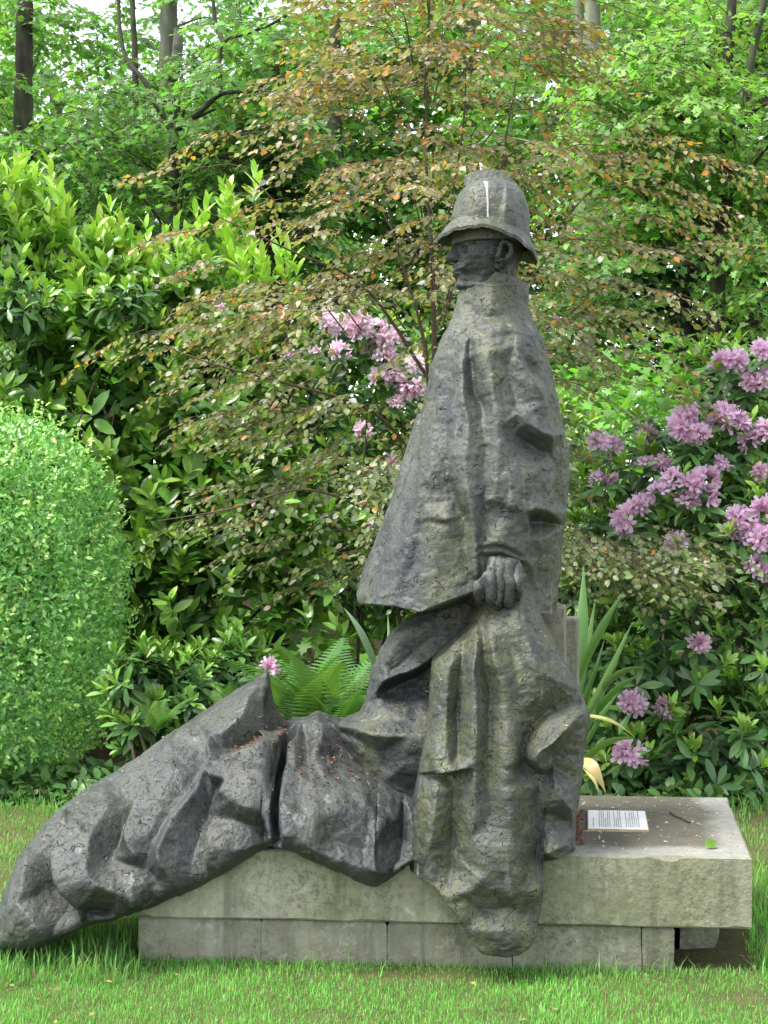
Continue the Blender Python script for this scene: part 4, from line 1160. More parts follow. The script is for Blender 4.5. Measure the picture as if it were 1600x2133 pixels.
R_BLOBS = [at_px(1540, 900, 9.0, 150, 190, .6), at_px(1380, 990, 8.9, 170, 130, .6), at_px(1500, 1140, 8.7, 190, 170, .65), at_px(1330, 1160, 8.8, 150, 150, .6), at_px(1620, 1300, 8.5, 170, 260, .6), at_px(1420, 1350, 8.5, 190, 190, .6),
           at_px(1300, 1450, 8.5, 130, 170, .55), at_px(1500, 1540, 8.25, 170, 130, .55), at_px(1660, 1000, 9.0, 140, 300, .6), at_px(1360, 1590, 8.2, 130, 80, .4), at_px(1240, 1560, 8.35, 90, 110, .4)]
r_tr = [(1500, 755, 8.6), (1530, 750, 8.6), (1590, 735, 8.5), (1575, 800, 8.5), (1605, 790, 8.5), (1430, 890, 8.4), (1455, 905, 8.4), (1425, 870, 8.5), (1515, 870, 8.4), (1545, 880, 8.4), (1490, 880, 8.5), (1560, 920, 8.4), (1600, 900, 8.4), (1250, 920, 8.45, .9), (1275, 940, 8.5, .8), (1270, 990, 8.4, .8), (1245, 1000, 8.4, .8),
        (1400, 1000, 8.25), (1440, 1010, 8.2), (1470, 1000, 8.25), (1425, 1045, 8.2), (1465, 1040, 8.2), (1375, 1030, 8.25, .9), (1330, 1055, 8.3, .9), (1310, 1085, 8.2), (1345, 1045, 8.3, .8), (1410, 1140, 8.15, .9), (1535, 1080, 8.15), (1575, 1085, 8.1), (1550, 1110, 8.1), (1520, 1100, 8.15), (1580, 1130, 8.05, .9), (1345, 970, 8.5, .7), (1380, 960, 8.5, .7), (1570, 1180, 8.05, .9), (1595, 1200, 8.05, .8),
        (1455, 1335, 7.95, .95), (1320, 1465, 7.95, .9), (1385, 1480, 8.0, .8), (1312, 1570, 7.8, 1.), (1510, 960, 8.4, .9), (1590, 990, 8.3, .9), (1350, 905, 8.6, .7), (1590, 1060, 8.1)]
rhododendron((1.95, 8.9, 0), 'mauve flowering rhododendron with dark leaves and light new rosettes beside the plinth', R_BLOBS, 760, r_tr, .088, False)

C_BLOBS = [at_px(760, 760, 11.2, 150, 130, .6), at_px(860, 880, 11.3, 140, 150, .6), at_px(690, 900, 11.2, 110, 150, .6), at_px(780, 1100, 11.2, 170, 220, .6), at_px(930, 1050, 11.3, 150, 250, .6), at_px(1100, 1000, 11.3, 150, 250, .6), at_px(1220, 1200, 11., 130, 250, .6)]
c_tr = [(690, 670, 10.6, .9), (735, 675, 10.6), (750, 690, 10.6), (785, 685, 10.6, .8), (815, 705, 10.6), (710, 735, 10.5), (775, 725, 10.6), (800, 745, 10.6, .8), (830, 770, 10.6), (810, 780, 10.6, .9), (860, 795, 10.6), (790, 790, 10.6), (880, 790, 10.7, .8), (825, 840, 10.6, .8), (685, 655, 10.7, .7), (850, 815, 10.6, .8), (655, 735, 10.5, .6), (600, 740, 10.3, .5), (815, 970, 10.4, .7), (780, 1095, 10.3, .5), (455, 635, 10., .6), (760, 900, 10.4, .7), (700, 690, 10.6, .8), (860, 760, 10.6, .8)]
rhododendron((.1, 11.2, 0), 'pale pink flowering rhododendron standing behind the copper beech', C_BLOBS, 620, c_tr, .112, True, young=(.16, .25, .035))

S_BLOBS = [at_px(40, 640, 9.7, 80, 60, .3), at_px(260, 640, 9.75, 70, 50, .25)]
rhododendron((-2.4, 9.9, 0), 'pink rhododendron sprigs among the laurel leaves above the holly', S_BLOBS, 40, [(45, 655, 9.75, .9), (60, 622, 9.8, .7), (262, 662, 9.75, .6), (455, 640, 9.6, .6)], .085, True, stems=6)

# low young rhododendrons at the foot of the laurel
for i, (x, y, Y, s, lab) in enumerate([(300, 1420, 8.05, 75, 'young rhododendron with glossy drooping leaves at the edge of the holly bush'), (410, 1430, 8.2, 70, 'young rhododendron with upright bright rosettes behind the draped legs'), (490, 1400, 8.4, 60, 'small rhododendron next to the ferns with one mauve flower head')]):
    b = [at_px(x, y, Y, s, 75, .25), at_px(x - 10, y + 75, Y, s * .8, 60, .22)]
    rhododendron((b[0][0], Y, 0), lab, b, 52, [(556, 1392, 7.75, .8)] if i == 2 else [], .085, False, leaf=.14, old=(.045, .10, .026), young=(.085, .165, .03), stems=7, inner=.4)

# ------------------------------------------------------------------ copper beech
beech_base = P(905, 1480, 8.5); beech_base[2] = 0
beech = thing('copper_beech', beech_base, 'young copper beech with drooping bronze and olive leaves behind the statue', 'tree')
fb = Foliage(beech, 'beech', 'beech')
TEMPL = [spray_template(s, .07, 6, .065, .35) for s in (1, 2, 3, 4, 5, 6)]
crown = [  # y, left, right of the crown in the photo, depth of the crown's middle
    (-160, 640, 1150), (0, 610, 1190), (120, 560, 1220), (200, 530, 1250), (270, 360, 1420), (330, 320, 1540), (400, 250, 1550), (470, 240, 1440), (540, 330, 1550), (600, 360, 1520), (660, 380, 1440), (720, 200, 1400), (780, 330, 1500), (850, 420, 1480), (920, 380, 1260), (1000, 480, 1230), (1060, 300, 1230), (1120, 420, 1440), (1180, 560, 1460), (1215, 640, 1380)]
cr_ = np.array(crown, float)
def crown_lr(y): return np.interp(y, cr_[:, 0], cr_[:, 1]), np.interp(y, cr_[:, 0], cr_[:, 2])
NS = 520
ys = -150 + 1370 * rng.random(NS * 2); l_, r_ = crown_lr(ys)
xs = l_ + (r_ - l_) * rng.random(NS * 2)
band = .5 + .5 * np.sin(ys / 34. + xs / 210. + 3 * fbm(np.stack((xs / 300, ys / 300, 0 * xs), -1), 2))      # layered tiers of branches
edge_d = np.minimum(xs - l_, r_ - xs) / (r_ - l_)
keep = rng.random(NS * 2) < (.35 + .65 * band) * np.where(ys > 850, .75, 1.) * np.where((ys < 600) & (xs < 540), .45, 1.)
# gaps seen in the photo: right of the helmet low, far left low
keep &= ~((xs > 1180) & (ys > 860) & (ys < 1090) & (rng.random(NS * 2) < .85))
keep &= ~((xs > 1230) & (ys < 260)) & ~((xs < 560) & (ys < 250))
keep &= ~((xs > 1300) & (ys > 600) & (rng.random(NS * 2) < .35))
keep &= ~((np.abs(xs - 775) < 125) & (np.abs(ys - 745) < 105) & (rng.random(NS * 2) < .82))
xs, ys, edge_d = xs[keep][:NS], ys[keep][:NS], edge_d[keep][:NS]
n_x = 34
xs = np.concatenate((xs, 1185 + 290 * rng.random(n_x))); ys = np.concatenate((ys, 1110 + 110 * rng.random(n_x))); edge_d = np.concatenate((edge_d, np.full(n_x, .05)))
bulge = np.clip(edge_d * 2.2, 0, 1)
Yd = 8.45 + (rng.random(len(xs)) * 2 - 1.25) * (.25 + 1.0 * bulge)
Yd = np.maximum(Yd, 7.0); Yd[-n_x:] = 7.4 + .5 * rng.random(n_x)
pos = np.stack([P(x, y, Y) for x, y, Y in zip(xs, ys, Yd)])
axis_x = beech_base[0] + .0
out = np.stack((pos[:, 0] - axis_x, (pos[:, 1] - 8.5) * .9 - .25, 0 * xs), -1); out = unit(out + rng.normal(size=out.shape) * np.array((.35, .35, 0)))
dirv = unit(out + np.array((0, 0, -.12)) + rng.normal(size=out.shape) * np.array((0, 0, .16)))
Lsp = .42 + .3 * rng.random(len(pos))
pos = pos - dirv * (Lsp * .5)[:, None]
upv = np.tile((0., 0, 1), (len(pos), 1)) + rng.normal(size=(len(pos), 3)) * .12
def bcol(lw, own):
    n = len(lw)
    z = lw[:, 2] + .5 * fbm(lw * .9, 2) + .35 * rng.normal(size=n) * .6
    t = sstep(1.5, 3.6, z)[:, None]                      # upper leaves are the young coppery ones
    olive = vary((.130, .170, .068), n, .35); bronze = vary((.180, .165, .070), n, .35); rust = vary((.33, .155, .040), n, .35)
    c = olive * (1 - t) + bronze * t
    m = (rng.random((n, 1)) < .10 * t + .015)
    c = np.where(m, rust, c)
    return np.where(rng.random((n, 1)) < .06, vary((.31, .28, .25), n, .2), c)        # a few pale leaves: glossy glints put into the leaf colour
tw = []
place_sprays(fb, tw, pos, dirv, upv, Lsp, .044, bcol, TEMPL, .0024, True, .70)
shift(mesh_obj('twig', *join(tw), MAT['twig']), beech)['kind'] = 'stuff'
# stems and limbs
limbs = []
def limb(pts, r0, r1, wob=.1, k=7):
    pp = smooth_path(np.array(pts), 26); limbs.append(tube(pp, np.linspace(r0, r1, len(pp)) * .75, k, wob))
B = beech_base
limb([B + (0, 0, -.05), P(902, 1300, 8.5), P(900, 1000, 8.45), P(904, 700, 8.4), P(898, 500, 8.4), P(888, 350, 8.45), P(890, 150, 8.5), P(900, -150, 8.6)], .030, .008)
limb([P(905, 1200, 8.5), P(892, 800, 8.3), P(872, 660, 8.25), P(840, 560, 8.2), P(815, 470, 8.2), P(800, 380, 8.25)], .018, .005)
limb([P(845, 570, 8.2), P(858, 540, 8.15), P(880, 500, 8.2)], .006, .003)
limb([P(902, 900, 8.5), P(1000, 760, 8.6), P(1130, 690, 8.6), P(1230, 620, 8.5), P(1340, 540, 8.4)], .018, .004)
limb([P(900, 700, 8.5), P(1020, 450, 8.7), P(1060, 250, 8.7), P(1090, 80, 8.7)], .016, .004)
limb([P(900, 800, 8.5), P(760, 600, 8.4), P(600, 520, 8.3), P(430, 440, 8.2)], .016, .004)
limb([P(902, 1000, 8.45), P(780, 860, 8.0), P(600, 800, 7.7), P(450, 760, 7.6), P(340, 720, 7.6)], .016, .004)
limb([P(902, 1150, 8.45), P(800, 1080, 8.0), P(640, 1020, 7.7), P(480, 1060, 7.5), P(330, 1085, 7.5)], .014, .003)
limb([P(902, 1250, 8.45), P(1050, 1180, 8.2), P(1220, 1130, 7.9), P(1400, 1170, 7.7)], .014, .003)
limb([P(904, 600, 8.4), P(960, 300, 8.3), P(970, 120, 8.3), P(960, -60, 8.3)], .012, .003)
limb([P(902, 950, 8.4), P(770, 1020, 8.0), P(762, 900, 7.9), P(770, 840, 7.8)], .010, .003)
for i in rng.permutation(len(pos))[:90]:                    # side branches run from the stems to the sprays
    q = pos[i]; j = np.array((axis_x + rng.normal() * .05, 8.45, max(.9, q[2] - .25 - .25 * abs(q[0] - axis_x))))
    j = q + (j - q) * min(1., .45 / (np.linalg.norm(j - q) + .01))
    limb([j, (j + q) / 2 + (0, 0, .10), q], .007, .003, .0, 4)
shift(mesh_obj('trunk', *join(limbs), MAT['twig']), beech)

# ------------------------------------------------------------------ woodland behind
TF_ = [spray_template(s, .12, 6, .085, .40) for s in (11, 12, 13, 14)]
def wood_tree(name, loc, label, trunk_paths, mat, clusters, leaf_len, colr, n_leaf_parts=300, leaf='maple', group=None, sub=.55, keepf=1.):
    """trunk_paths: list of (points, r0, r1); clusters: (px, py, Y, rx_px, ry_px, rdepth, count)"""
    root = thing(name, loc, label, 'tree', group)
    parts = []
    for pts, r0, r1 in trunk_paths:
        pp = smooth_path(np.array(pts), 34); parts.append(tube(pp, np.linspace(r0, r1, len(pp)) * (1 + .06 * rng.normal(size=len(pp))), 12, .10))
    shift(mesh_obj('trunk', *join(parts), MAT[mat]), root)
    f = Foliage(root, leaf, 'maple', 'leaf', n_leaf_parts)
    tws, br = [], []
    for (px, py, Y, rx, ry, rd, cnt) in clusters:
        k = Y / F_PX; c = P(px, py, Y)
        u = rng.normal(size=(cnt, 3)) * .5; u = u / np.maximum(1, np.linalg.norm(u, axis=1))[:, None]
        p = c + u * np.array((rx * k, rd, ry * k)) * 1.15
        p[:, 2] = np.maximum(p[:, 2], .3)
        tier = .35                                           # leaves lie in tiers
        p[:, 2] = np.round(p[:, 2] / tier + rng.normal(size=cnt) * .18) * tier
        o_ = np.stack((p[:, 0] - c[0], p[:, 1] - c[1] - .3, 0 * u[:, 0]), -1); o_ = unit(o_ + rng.normal(size=o_.shape) * np.array((.6, .6, 0)))
        d = unit(o_ + np.array((0, 0, -.15)) + rng.normal(size=o_.shape) * np.array((0, 0, .2)))
        L = (.7 + .5 * rng.random(cnt)) * sub / .55
        up = np.tile((0., 0, 1), (cnt, 1)) + rng.normal(size=(cnt, 3)) * .2
        place_sprays(f, tws, p - d * (L * .5)[:, None], d, up, L, leaf_len, lambda lw, own: vary(colr, len(lw), .35, .15) * (1 + .5 * fbm(lw * .8, 2)[:, None] * 2), TF_, .006, True, keepf)
        j = np.array(trunk_paths[0][0], float); jj = j[np.argmin(np.linalg.norm(j - c, axis=1))]
        if np.linalg.norm(jj - c) < 9:
            for _ in range(max(1, cnt // 22)):
                e = p[rng.integers(cnt)]; s0 = smooth_path(j, 30); s0 = s0[np.argmin(np.linalg.norm(s0 - e + (0, 0, .5), axis=1))]
                m = (s0 + e) / 2 + rng.normal(size=3) * .2 + (0, 0, .15)
                pp = smooth_path([s0, m, e], 10); br.append(tube(pp, np.linspace(.020, .006, len(pp)), 5))
    if br: shift(mesh_obj('branch', *join(br), MAT[mat]), root)['kind'] = 'stuff'
    if tws: shift(mesh_obj('twig', *join(tws), MAT['twig']), root)['kind'] = 'stuff'
    return root

def G(px, Y):                       # foot of a trunk on the ground at distance Y
    q = P(px, 1000, Y); q[2] = -.05; return q
GREEN, LIGHT, DEEP = (.060, .135, .030), (.088, .175, .036), (.042, .100, .026)
WG = 'woodland trees behind the garden'
wood_tree('woodland_tree', G(48, 17), 'straight dark trunk rising behind the tall laurel', [([G(44, 17), P(48, 320, 17), P(50, 150, 17), P(52, 0, 17), P(58, -300, 17)], .12, .085)], 'bark_dark',
          [(60, 420, 17, 160, 130, 1.5, 46), (120, 290, 18, 170, 70, 1.5, 30), (10, 120, 17, 70, 140, 1.5, 24), (170, 50, 19, 120, 70, 1.2, 26), (-140, 300, 17, 150, 300, 1.5, 40)], .095, GREEN, group=WG)
wood_tree('woodland_tree', G(350, 20), 'thick grey ivy clad trunk standing in the gap of bright sky', [([G(352, 20), P(352, 400, 20), P(352, 200, 20), P(350, 100, 20), P(352, 0, 20), P(350, -300, 20)], .155, .11), ([P(352, 180, 20), P(368, 120, 19.8), P(372, 60, 19.8)], .10, .06)], 'bark_grey',
          [(340, 330, 20, 170, 110, 1.6, 50), (420, 180, 20, 90, 80, 1.5, 22), (240, 170, 21, 100, 70, 1.5, 26), (350, 30, 21, 200, 60, 1.5, 30), (470, 20, 21, 100, 40, 1.5, 7)], .095, GREEN, group=WG)
wood_tree('woodland_tree', G(283, 18), 'thin straight sapling trunk beside the thick grey trunk', [([G(290, 18), P(286, 500, 18), P(282, 300, 18), P(281, 120, 18), P(276, 0, 18), P(276, -250, 18)], .05, .03)], 'bark_dark',
          [(260, 430, 17.5, 150, 100, 1.3, 40), (230, 330, 18, 140, 70, 1.3, 26), (200, 520, 17, 170, 80, 1.2, 30)], .09, DEEP, group=WG)
wood_tree('woodland_tree', G(360, 14), 'small forked tree with dark spreading limbs above the laurel', [([G(372, 14), P(366, 500, 14), P(360, 330, 14), P(356, 270, 14), P(325, 215, 14), P(298, 165, 14), P(262, 120, 14.2), P(248, 40, 14.3), P(246, -100, 14.4)], .052, .016),
          ([P(357, 280, 14), P(385, 255, 13.8), P(425, 225, 13.7), P(462, 196, 13.6), P(520, 190, 13.5), P(570, 193, 13.5)], .036, .012), ([P(460, 198, 13.6), P(458, 130, 13.7), P(468, 86, 13.7), P(520, 68, 13.6), P(575, 45, 13.6), P(622, 12, 13.5)], .02, .012), ([P(466, 90, 13.7), P(450, 50, 13.8), P(440, -40, 13.9)], .024, .015), ([P(360, 340, 14), P(420, 322, 13.8), P(480, 330, 13.7), P(530, 350, 13.6)], .03, .012)], 'bark_dark',
          [(500, 260, 13.8, 130, 90, 1.0, 44), (560, 110, 14.5, 100, 90, 1.0, 30), (420, 400, 14.3, 150, 80, 1.0, 34), (260, 290, 14.3, 140, 70, .9, 22), (140, 370, 14.5, 140, 110, .9, 30), (610, 330, 14.2, 80, 120, 1., 24), (250, 230, 14.6, 90, 40, .8, 7)], .085, GREEN, group=WG)
wood_tree('woodland_tree', G(575, 15), 'dark ivy smothered stump trunk left of the copper beech', [([G(572, 15), P(574, 480, 15), P(576, 330, 15), P(574, 260, 15), P(572, 100, 15)], .17, .10)], 'bark_dark',
          [(575, 420, 14.7, 50, 90, .35, 26), (578, 320, 14.8, 46, 70, .35, 14)], .09, (.022, .052, .018), 120, 'beech', group=WG, sub=.4)
wood_tree('woodland_tree', G(1232, 19), 'pale smooth beech trunk rising above the bronze leaves', [([G(1215, 19), P(1220, 350, 19), P(1228, 200, 19), P(1234, 60, 19), P(1238, -250, 19)], .14, .11), ([P(1212, 420, 19.4), P(1210, 200, 19.4), P(1204, -100, 19.4)], .09, .06)], 'bark_pale',
          [(1350, 330, 18, 110, 120, 1.5, 40), (1130, 60, 21, 160, 90, 1.5, 34), (1360, 60, 20, 100, 90, 1.5, 30), (1080, 300, 21, 150, 120, 1.5, 44), (1220, 600, 17.5, 90, 150, .8, 40)], .11, GREEN, group=WG)
wood_tree('maple_tree', G(1500, 13), 'spreading maple with dark forked trunk and fresh light green leaves by the rhododendron', [([G(1492, 13), P(1490, 800, 13), P(1496, 600, 13), P(1500, 500, 13), P(1514, 420, 13), P(1512, 330, 13), P(1512, 200, 13), P(1518, 100, 13), P(1530, -60, 13)], .075, .045),
          ([P(1502, 500, 13), P(1478, 470, 12.8), P(1450, 440, 12.7), P(1420, 400, 12.6)], .04, .015), ([P(1512, 300, 13), P(1548, 240, 12.8), P(1566, 120, 12.8), P(1592, 0, 12.8), P(1610, -120, 12.8)], .045, .03), ([P(1534, 270, 13), P(1575, 225, 12.7), P(1640, 160, 12.6)], .03, .02), ([P(1514, 190, 13), P(1470, 130, 12.9), P(1440, 105, 12.8)], .025, .015),
          ([P(1512, 210, 13), P(1440, 250, 12.8), P(1380, 215, 12.7), P(1300, 175, 12.6)], .03, .012), ([P(1492, 730, 13), P(1540, 690, 12.8), P(1600, 655, 12.7), P(1680, 620, 12.6)], .045, .03), ([P(1540, 690, 12.8), P(1570, 650, 12.7), P(1610, 600, 12.6)], .025, .012)], 'bark_dark',
          [(1330, 150, 12.6, 150, 100, 1., 40), (1390, 240, 12.5, 110, 70, 1., 26), (1540, 60, 13.9, 150, 80, .7, 30), (1480, 330, 13.9, 150, 80, .7, 30), (1580, 440, 13.9, 100, 100, .7, 24), (1380, 430, 12.9, 110, 80, .8, 22), (1420, 60, 12.6, 80, 60, .6, 12), (1590, 330, 12.4, 50, 60, .5, 8), (1300, 300, 12.8, 110, 80, 1., 24), (1560, 580, 12.6, 100, 100, 1., 20), (1690, 300, 12.6, 120, 300, 1., 40)], .078, LIGHT, group=None)
for i, (x, Y, lab) in enumerate([(700, 24, 'distant green tree behind the top of the copper beech'), (980, 25, 'distant broad tree straight behind the soldier statue'), (1420, 24, 'distant green tree behind the maple'), (120, 26, 'distant tree behind the dark straight trunk'), (480, 27, 'distant tree crown below the gap of sky'), (1640, 23, 'distant tree at the right end of the wood'), (-180, 25, 'distant tree at the left end of the wood'), (-520, 22, 'distant tree beyond the far side of the holly bush'), (-900, 24, 'outermost distant tree on the holly side'), (2050, 23, 'distant tree beyond the rhododendron side of the garden')]):
    top = [120, 60, 100, 430, 330, 0, 100, 60, 60, 60][i]
    cl = [(x + dx, y, Y + rng.random() * 2, 170, 110, 1.8, 34) for y in range(top, 800, 150) for dx in (-130, 110)]
    wood_tree('woodland_tree', G(x, Y), lab, [([G(x, Y), P(x + 5, 500, Y), P(x - 4, 200, Y), P(x, top - 80, Y)], .17, .08)], 'bark_grey' if i % 2 else 'bark_dark', cl, .19, [GREEN, LIGHT, DEEP][i % 3], 60, 'far', group=WG, sub=.8, keepf=.8)

# far wood that reads as one mass
far = thing('far_woodland', (0, 40, 0), 'pale green mass of far woodland behind all the trees', 'woodland')
far['kind'] = 'stuff'
ff = Foliage(far, 'far', 'maple', 'leaf', 0)
N = 30000
x = rng.random(N) * 5200 - 1800; y = rng.random(N) * 1000 - 60; Y = 33 + 10 * rng.random(N)
topl = np.interp(x, [-400, 0, 90, 160, 330, 520, 620, 700, 1300, 1400, 1440, 1480, 1600, 2000], [-60, -20, 60, 210, 250, 200, 40, -60, -60, 40, 130, 60, -60, -60])
k = (y > topl + 60 * rng.normal(size=N) * .5); x, y, Y = x[k], y[k], Y[k]
p = np.stack([P(a1, b1, c1) for a1, b1, c1 in zip(x, y, Y)]); p = p[p[:, 2] > 0]
n = len(p)
ff.add(p, frames(rand_unit(n) + np.array((0, 0, -.3)), rand_unit(n) * .7 + np.array((0, -.3, .8))), .42 * (.6 + .8 * rng.random(n)), vary((.085, .17, .035), n, .45, .15))

# undergrowth between the beech and the wood
und = thing('undergrowth', (0, 13.5, 0), 'bright green bramble and nettle undergrowth in front of the wood', 'undergrowth')
und['kind'] = 'stuff'
fu = Foliage(und, 'maple', 'maple', 'leaf', 0)
N = 24000
x = rng.random(N) * 16 - 8.; Y = 12 + 3.5 * rng.random(N)
hgt = 1.9 + .9 * fbm(np.stack((x * .7, Y * .7, 0 * x), -1), 3) * 2 + (Y - 12) * .35
z = hgt * (1 - rng.random(N) ** 2 * .9)
p = np.stack((x, Y, np.maximum(z, .1)), -1)
fu.add(p, frames(rand_unit(N) * .8 + np.array((0, -.4, -.1)), rand_unit(N) * .5 + np.array((0, -.35, 1))), .13 * (.6 + .7 * rng.random(N)), vary((.075, .17, .028), N, .4))

cover = thing('ground_cover', (0, 8., 0), 'low dark green leaves creeping over the soil at the edge of the flower bed', 'ground cover')
cover['kind'] = 'stuff'
fc = Foliage(cover, 'beech', 'rhodo', 'leaf', 0)
N = 5200
x = np.where(rng.random(N) < .6, -3.4 + 3.0 * rng.random(N), .7 + 2.6 * rng.random(N)); y = bed_y(x) + 1.1 * rng.random(N) ** 1.3 - .05
thick = fbm(np.stack((x * 2.2, y * 2.2, 0 * x), -1), 3) * 2
p = np.stack((x, y, .02 + .14 * rng.random(N) * sstep(-.3, .3, thick)), -1)[thick > -.22]
n = len(p)
fc.add(p, frames(rand_unit(n) + np.array((0, -.2, .2)), rand_unit(n) * .5 + np.array((0, -.3, 1))), .05 + .05 * rng.random(n), vary((.050, .105, .028), n, .4))

# ------------------------------------------------------------------ ferns
def frond_mesh(seed):
    """arching bipinnate frond 1 long along x"""
    g = np.random.default_rng(seed); V, Fs, k = [], [], 0
    def rach(t): return np.array((t * .92, 0, .42 * t - .52 * t * t))
    n = 22
    for i in range(n):
        t = .12 + .86 * i / (n - 1); p = rach(t); L = .30 * math.sin(min(1, (t + .08) * 1.25) * math.pi * .62 + .25) * (1.05 - t) ** .75 * 1.35
        w = .010 + .008 * (1 - t)
        tang = unit(rach(t + .01) - rach(t - .01))
        for sd in (-1, 1):
            d = np.array((0, sd, 0)) * .9 + tang * .42; d = d / np.linalg.norm(d)
            side = np.cross((0, 0, 1), d); side /= np.linalg.norm(side)
            m = 4
            prev = None
            for q in range(m + 1):
                s = q / m; c = p + d * L * s + np.array((0, 0, -.07 * s * s * L / .3)); ww = w * (1 - s) ** .7 * (1.25 if q % 2 else .72) + .0015
                V += [c + side * ww, c - side * ww]
                if prev is not None: Fs.append((prev, prev + 1, k + 1, k))
                prev = k; k += 2
    prev = None
    for i in range(9):
        p = rach(i / 8); w = .008 * (1 - i / 9)
        V += [p + (0, w, 0), p + (0, -w, 0)]
        if prev is not None: Fs.append((prev, prev + 1, k + 1, k))
        prev = k; k += 2
    return np.array(V), np.array(Fs)
fr_data = []
def fern(px, py, Y, n, L, label, lean=0., group=None):
    c = P(px, py, Y); c[2] = max(.02, c[2])
    root = thing('fern', (c[0], c[1], max(0., c[2] - .15)), label, 'fern', group)
    for i in range(n):
        az = 2 * math.pi * i / n + random.random() * .5
        s = L * (.75 + .4 * random.random())
        k = i % 3
        if len(fr_data) <= k:
            o = mesh_obj('frond', *frond_mesh(k + 5), MAT['fern_single'], root); fr_data.append(o.data)
        else:
            o = bpy.data.objects.new('frond', fr_data[k]); col.objects.link(o); o.parent = root
        o.rotation_euler = (random.gauss(0, .2), -.85 + random.gauss(0, .22), az); o.scale = (s, s, s)
        v = vary((.10, .215, .055), 1, .25)[0]; o.color = (*[float(q) for q in v], 1)
    return root
fern(665, 1480, 7.3, 15, .62, 'largest bright green fern with arching fronds behind the draped knees', group='ferns behind the statue')
fern(610, 1470, 7.5, 12, .50, 'bright green fern directly behind the pointed knee of the drapery', group='ferns behind the statue')
fern(720, 1500, 7.1, 11, .42, 'low fern against the coat fold of the statue', group='ferns behind the statue')
fern(330, 1470, 7.6, 7, .26, 'small pale fern by the young rhododendron next to the holly', group='ferns behind the statue')
fern(480, 1430, 7.8, 7, .28, 'small fern peeping over the slope of the draped legs', group='ferns behind the statue')

# ------------------------------------------------------------------ strap leaved clump behind the plinth
clump = thing('iris_clump', tuple(P(1190, 1640, 6.7) * (1, 1, 0)), 'clump of long green strap leaves leaning out behind the statue', 'plant')
def strap(p0, p1, bend, w, colr, name='strap_leaf', root=clump, tip=.12):
    p0, p1 = np.array(p0), np.array(p1); n = 12; V = []
    t = np.linspace(0, 1, n); d = unit(p1 - p0); side = unit(np.cross(d, (0, 1., 0)))
    pts = p0 + np.outer(t, p1 - p0) + np.outer(np.sin(t * math.pi) * bend, (0, 0, 1)) + np.outer(np.sin(t * math.pi) * .04, (0, -1, 0))
    for p, s in zip(pts, t):
        ww = w * min(1, (1 - s) / (tip * 4) + .03) * (.75 + .25 * min(1, s * 4))
        V += [p - side * ww, p + np.array((0, -.35 * ww, 0)), p + side * ww]
    V = np.array(V); Fs = []
    for i in range(n - 1):
        for k in range(2): Fs.append((i * 3 + k, i * 3 + k + 1, i * 3 + k + 4, i * 3 + k + 3))
    o = mesh_obj(name, V - np.array(root.location), np.array(Fs), MAT['strap_single'], root)
    o.color = (*[float(q) for q in vary(colr, 1, .2)[0]], 1)
    return o
sg = (.09, .20, .045)
for a1, b1, bend, w in [((1195, 1430, 6.6), (1300, 1232, 6.5), .04, .020), ((1205, 1420, 6.6), (1216, 1180, 6.8), .0, .028), ((1205, 1520, 6.5), (1318, 1295, 6.6), .0, .016), ((1205, 1560, 6.5), (1305, 1315, 6.7), .02, .016), ((1208, 1500, 6.6), (1352, 1392, 6.4), .09, .014), ((1215, 1520, 6.6), (1335, 1405, 6.4), .05, .016), ((1200, 1500, 6.7), (1260, 1330, 6.7), .0, .012), ((1215, 1560, 6.5), (1290, 1440, 6.5), .03, .012), ((1200, 1600, 6.6), (1330, 1540, 6.3), .06, .015), ((1190, 1460, 6.8), (1200, 1260, 6.9), 0, .02), ((1195, 1480, 6.7), (1240, 1250, 6.9), 0, .02)]:
    strap(P(*a1), P(*b1), bend, w, sg)
for a1, b1, bend, w in [((1203, 1585, 6.35), (1262, 1652, 6.2), .05, .026), ((1206, 1590, 6.36), (1248, 1650, 6.2), .03, .014), ((1215, 1490, 6.5), (1322, 1535, 6.4), .03, .008)]:
    strap(P(*a1), P(*b1), bend, w, (.42, .38, .17), 'withered_leaf')
lone = thing('strap_plant', tuple(P(800, 1480, 6.6) * (1, 1, 0)), 'single pale strap leaf standing between the cape and the coat fold', 'plant')
strap(P(798, 1430, 6.5), P(716, 1266, 6.5), .05, .016, (.15, .24, .11), root=lone); strap(P(815, 1400, 6.5), P(808, 1280, 6.6), .0, .010, sg, root=lone)

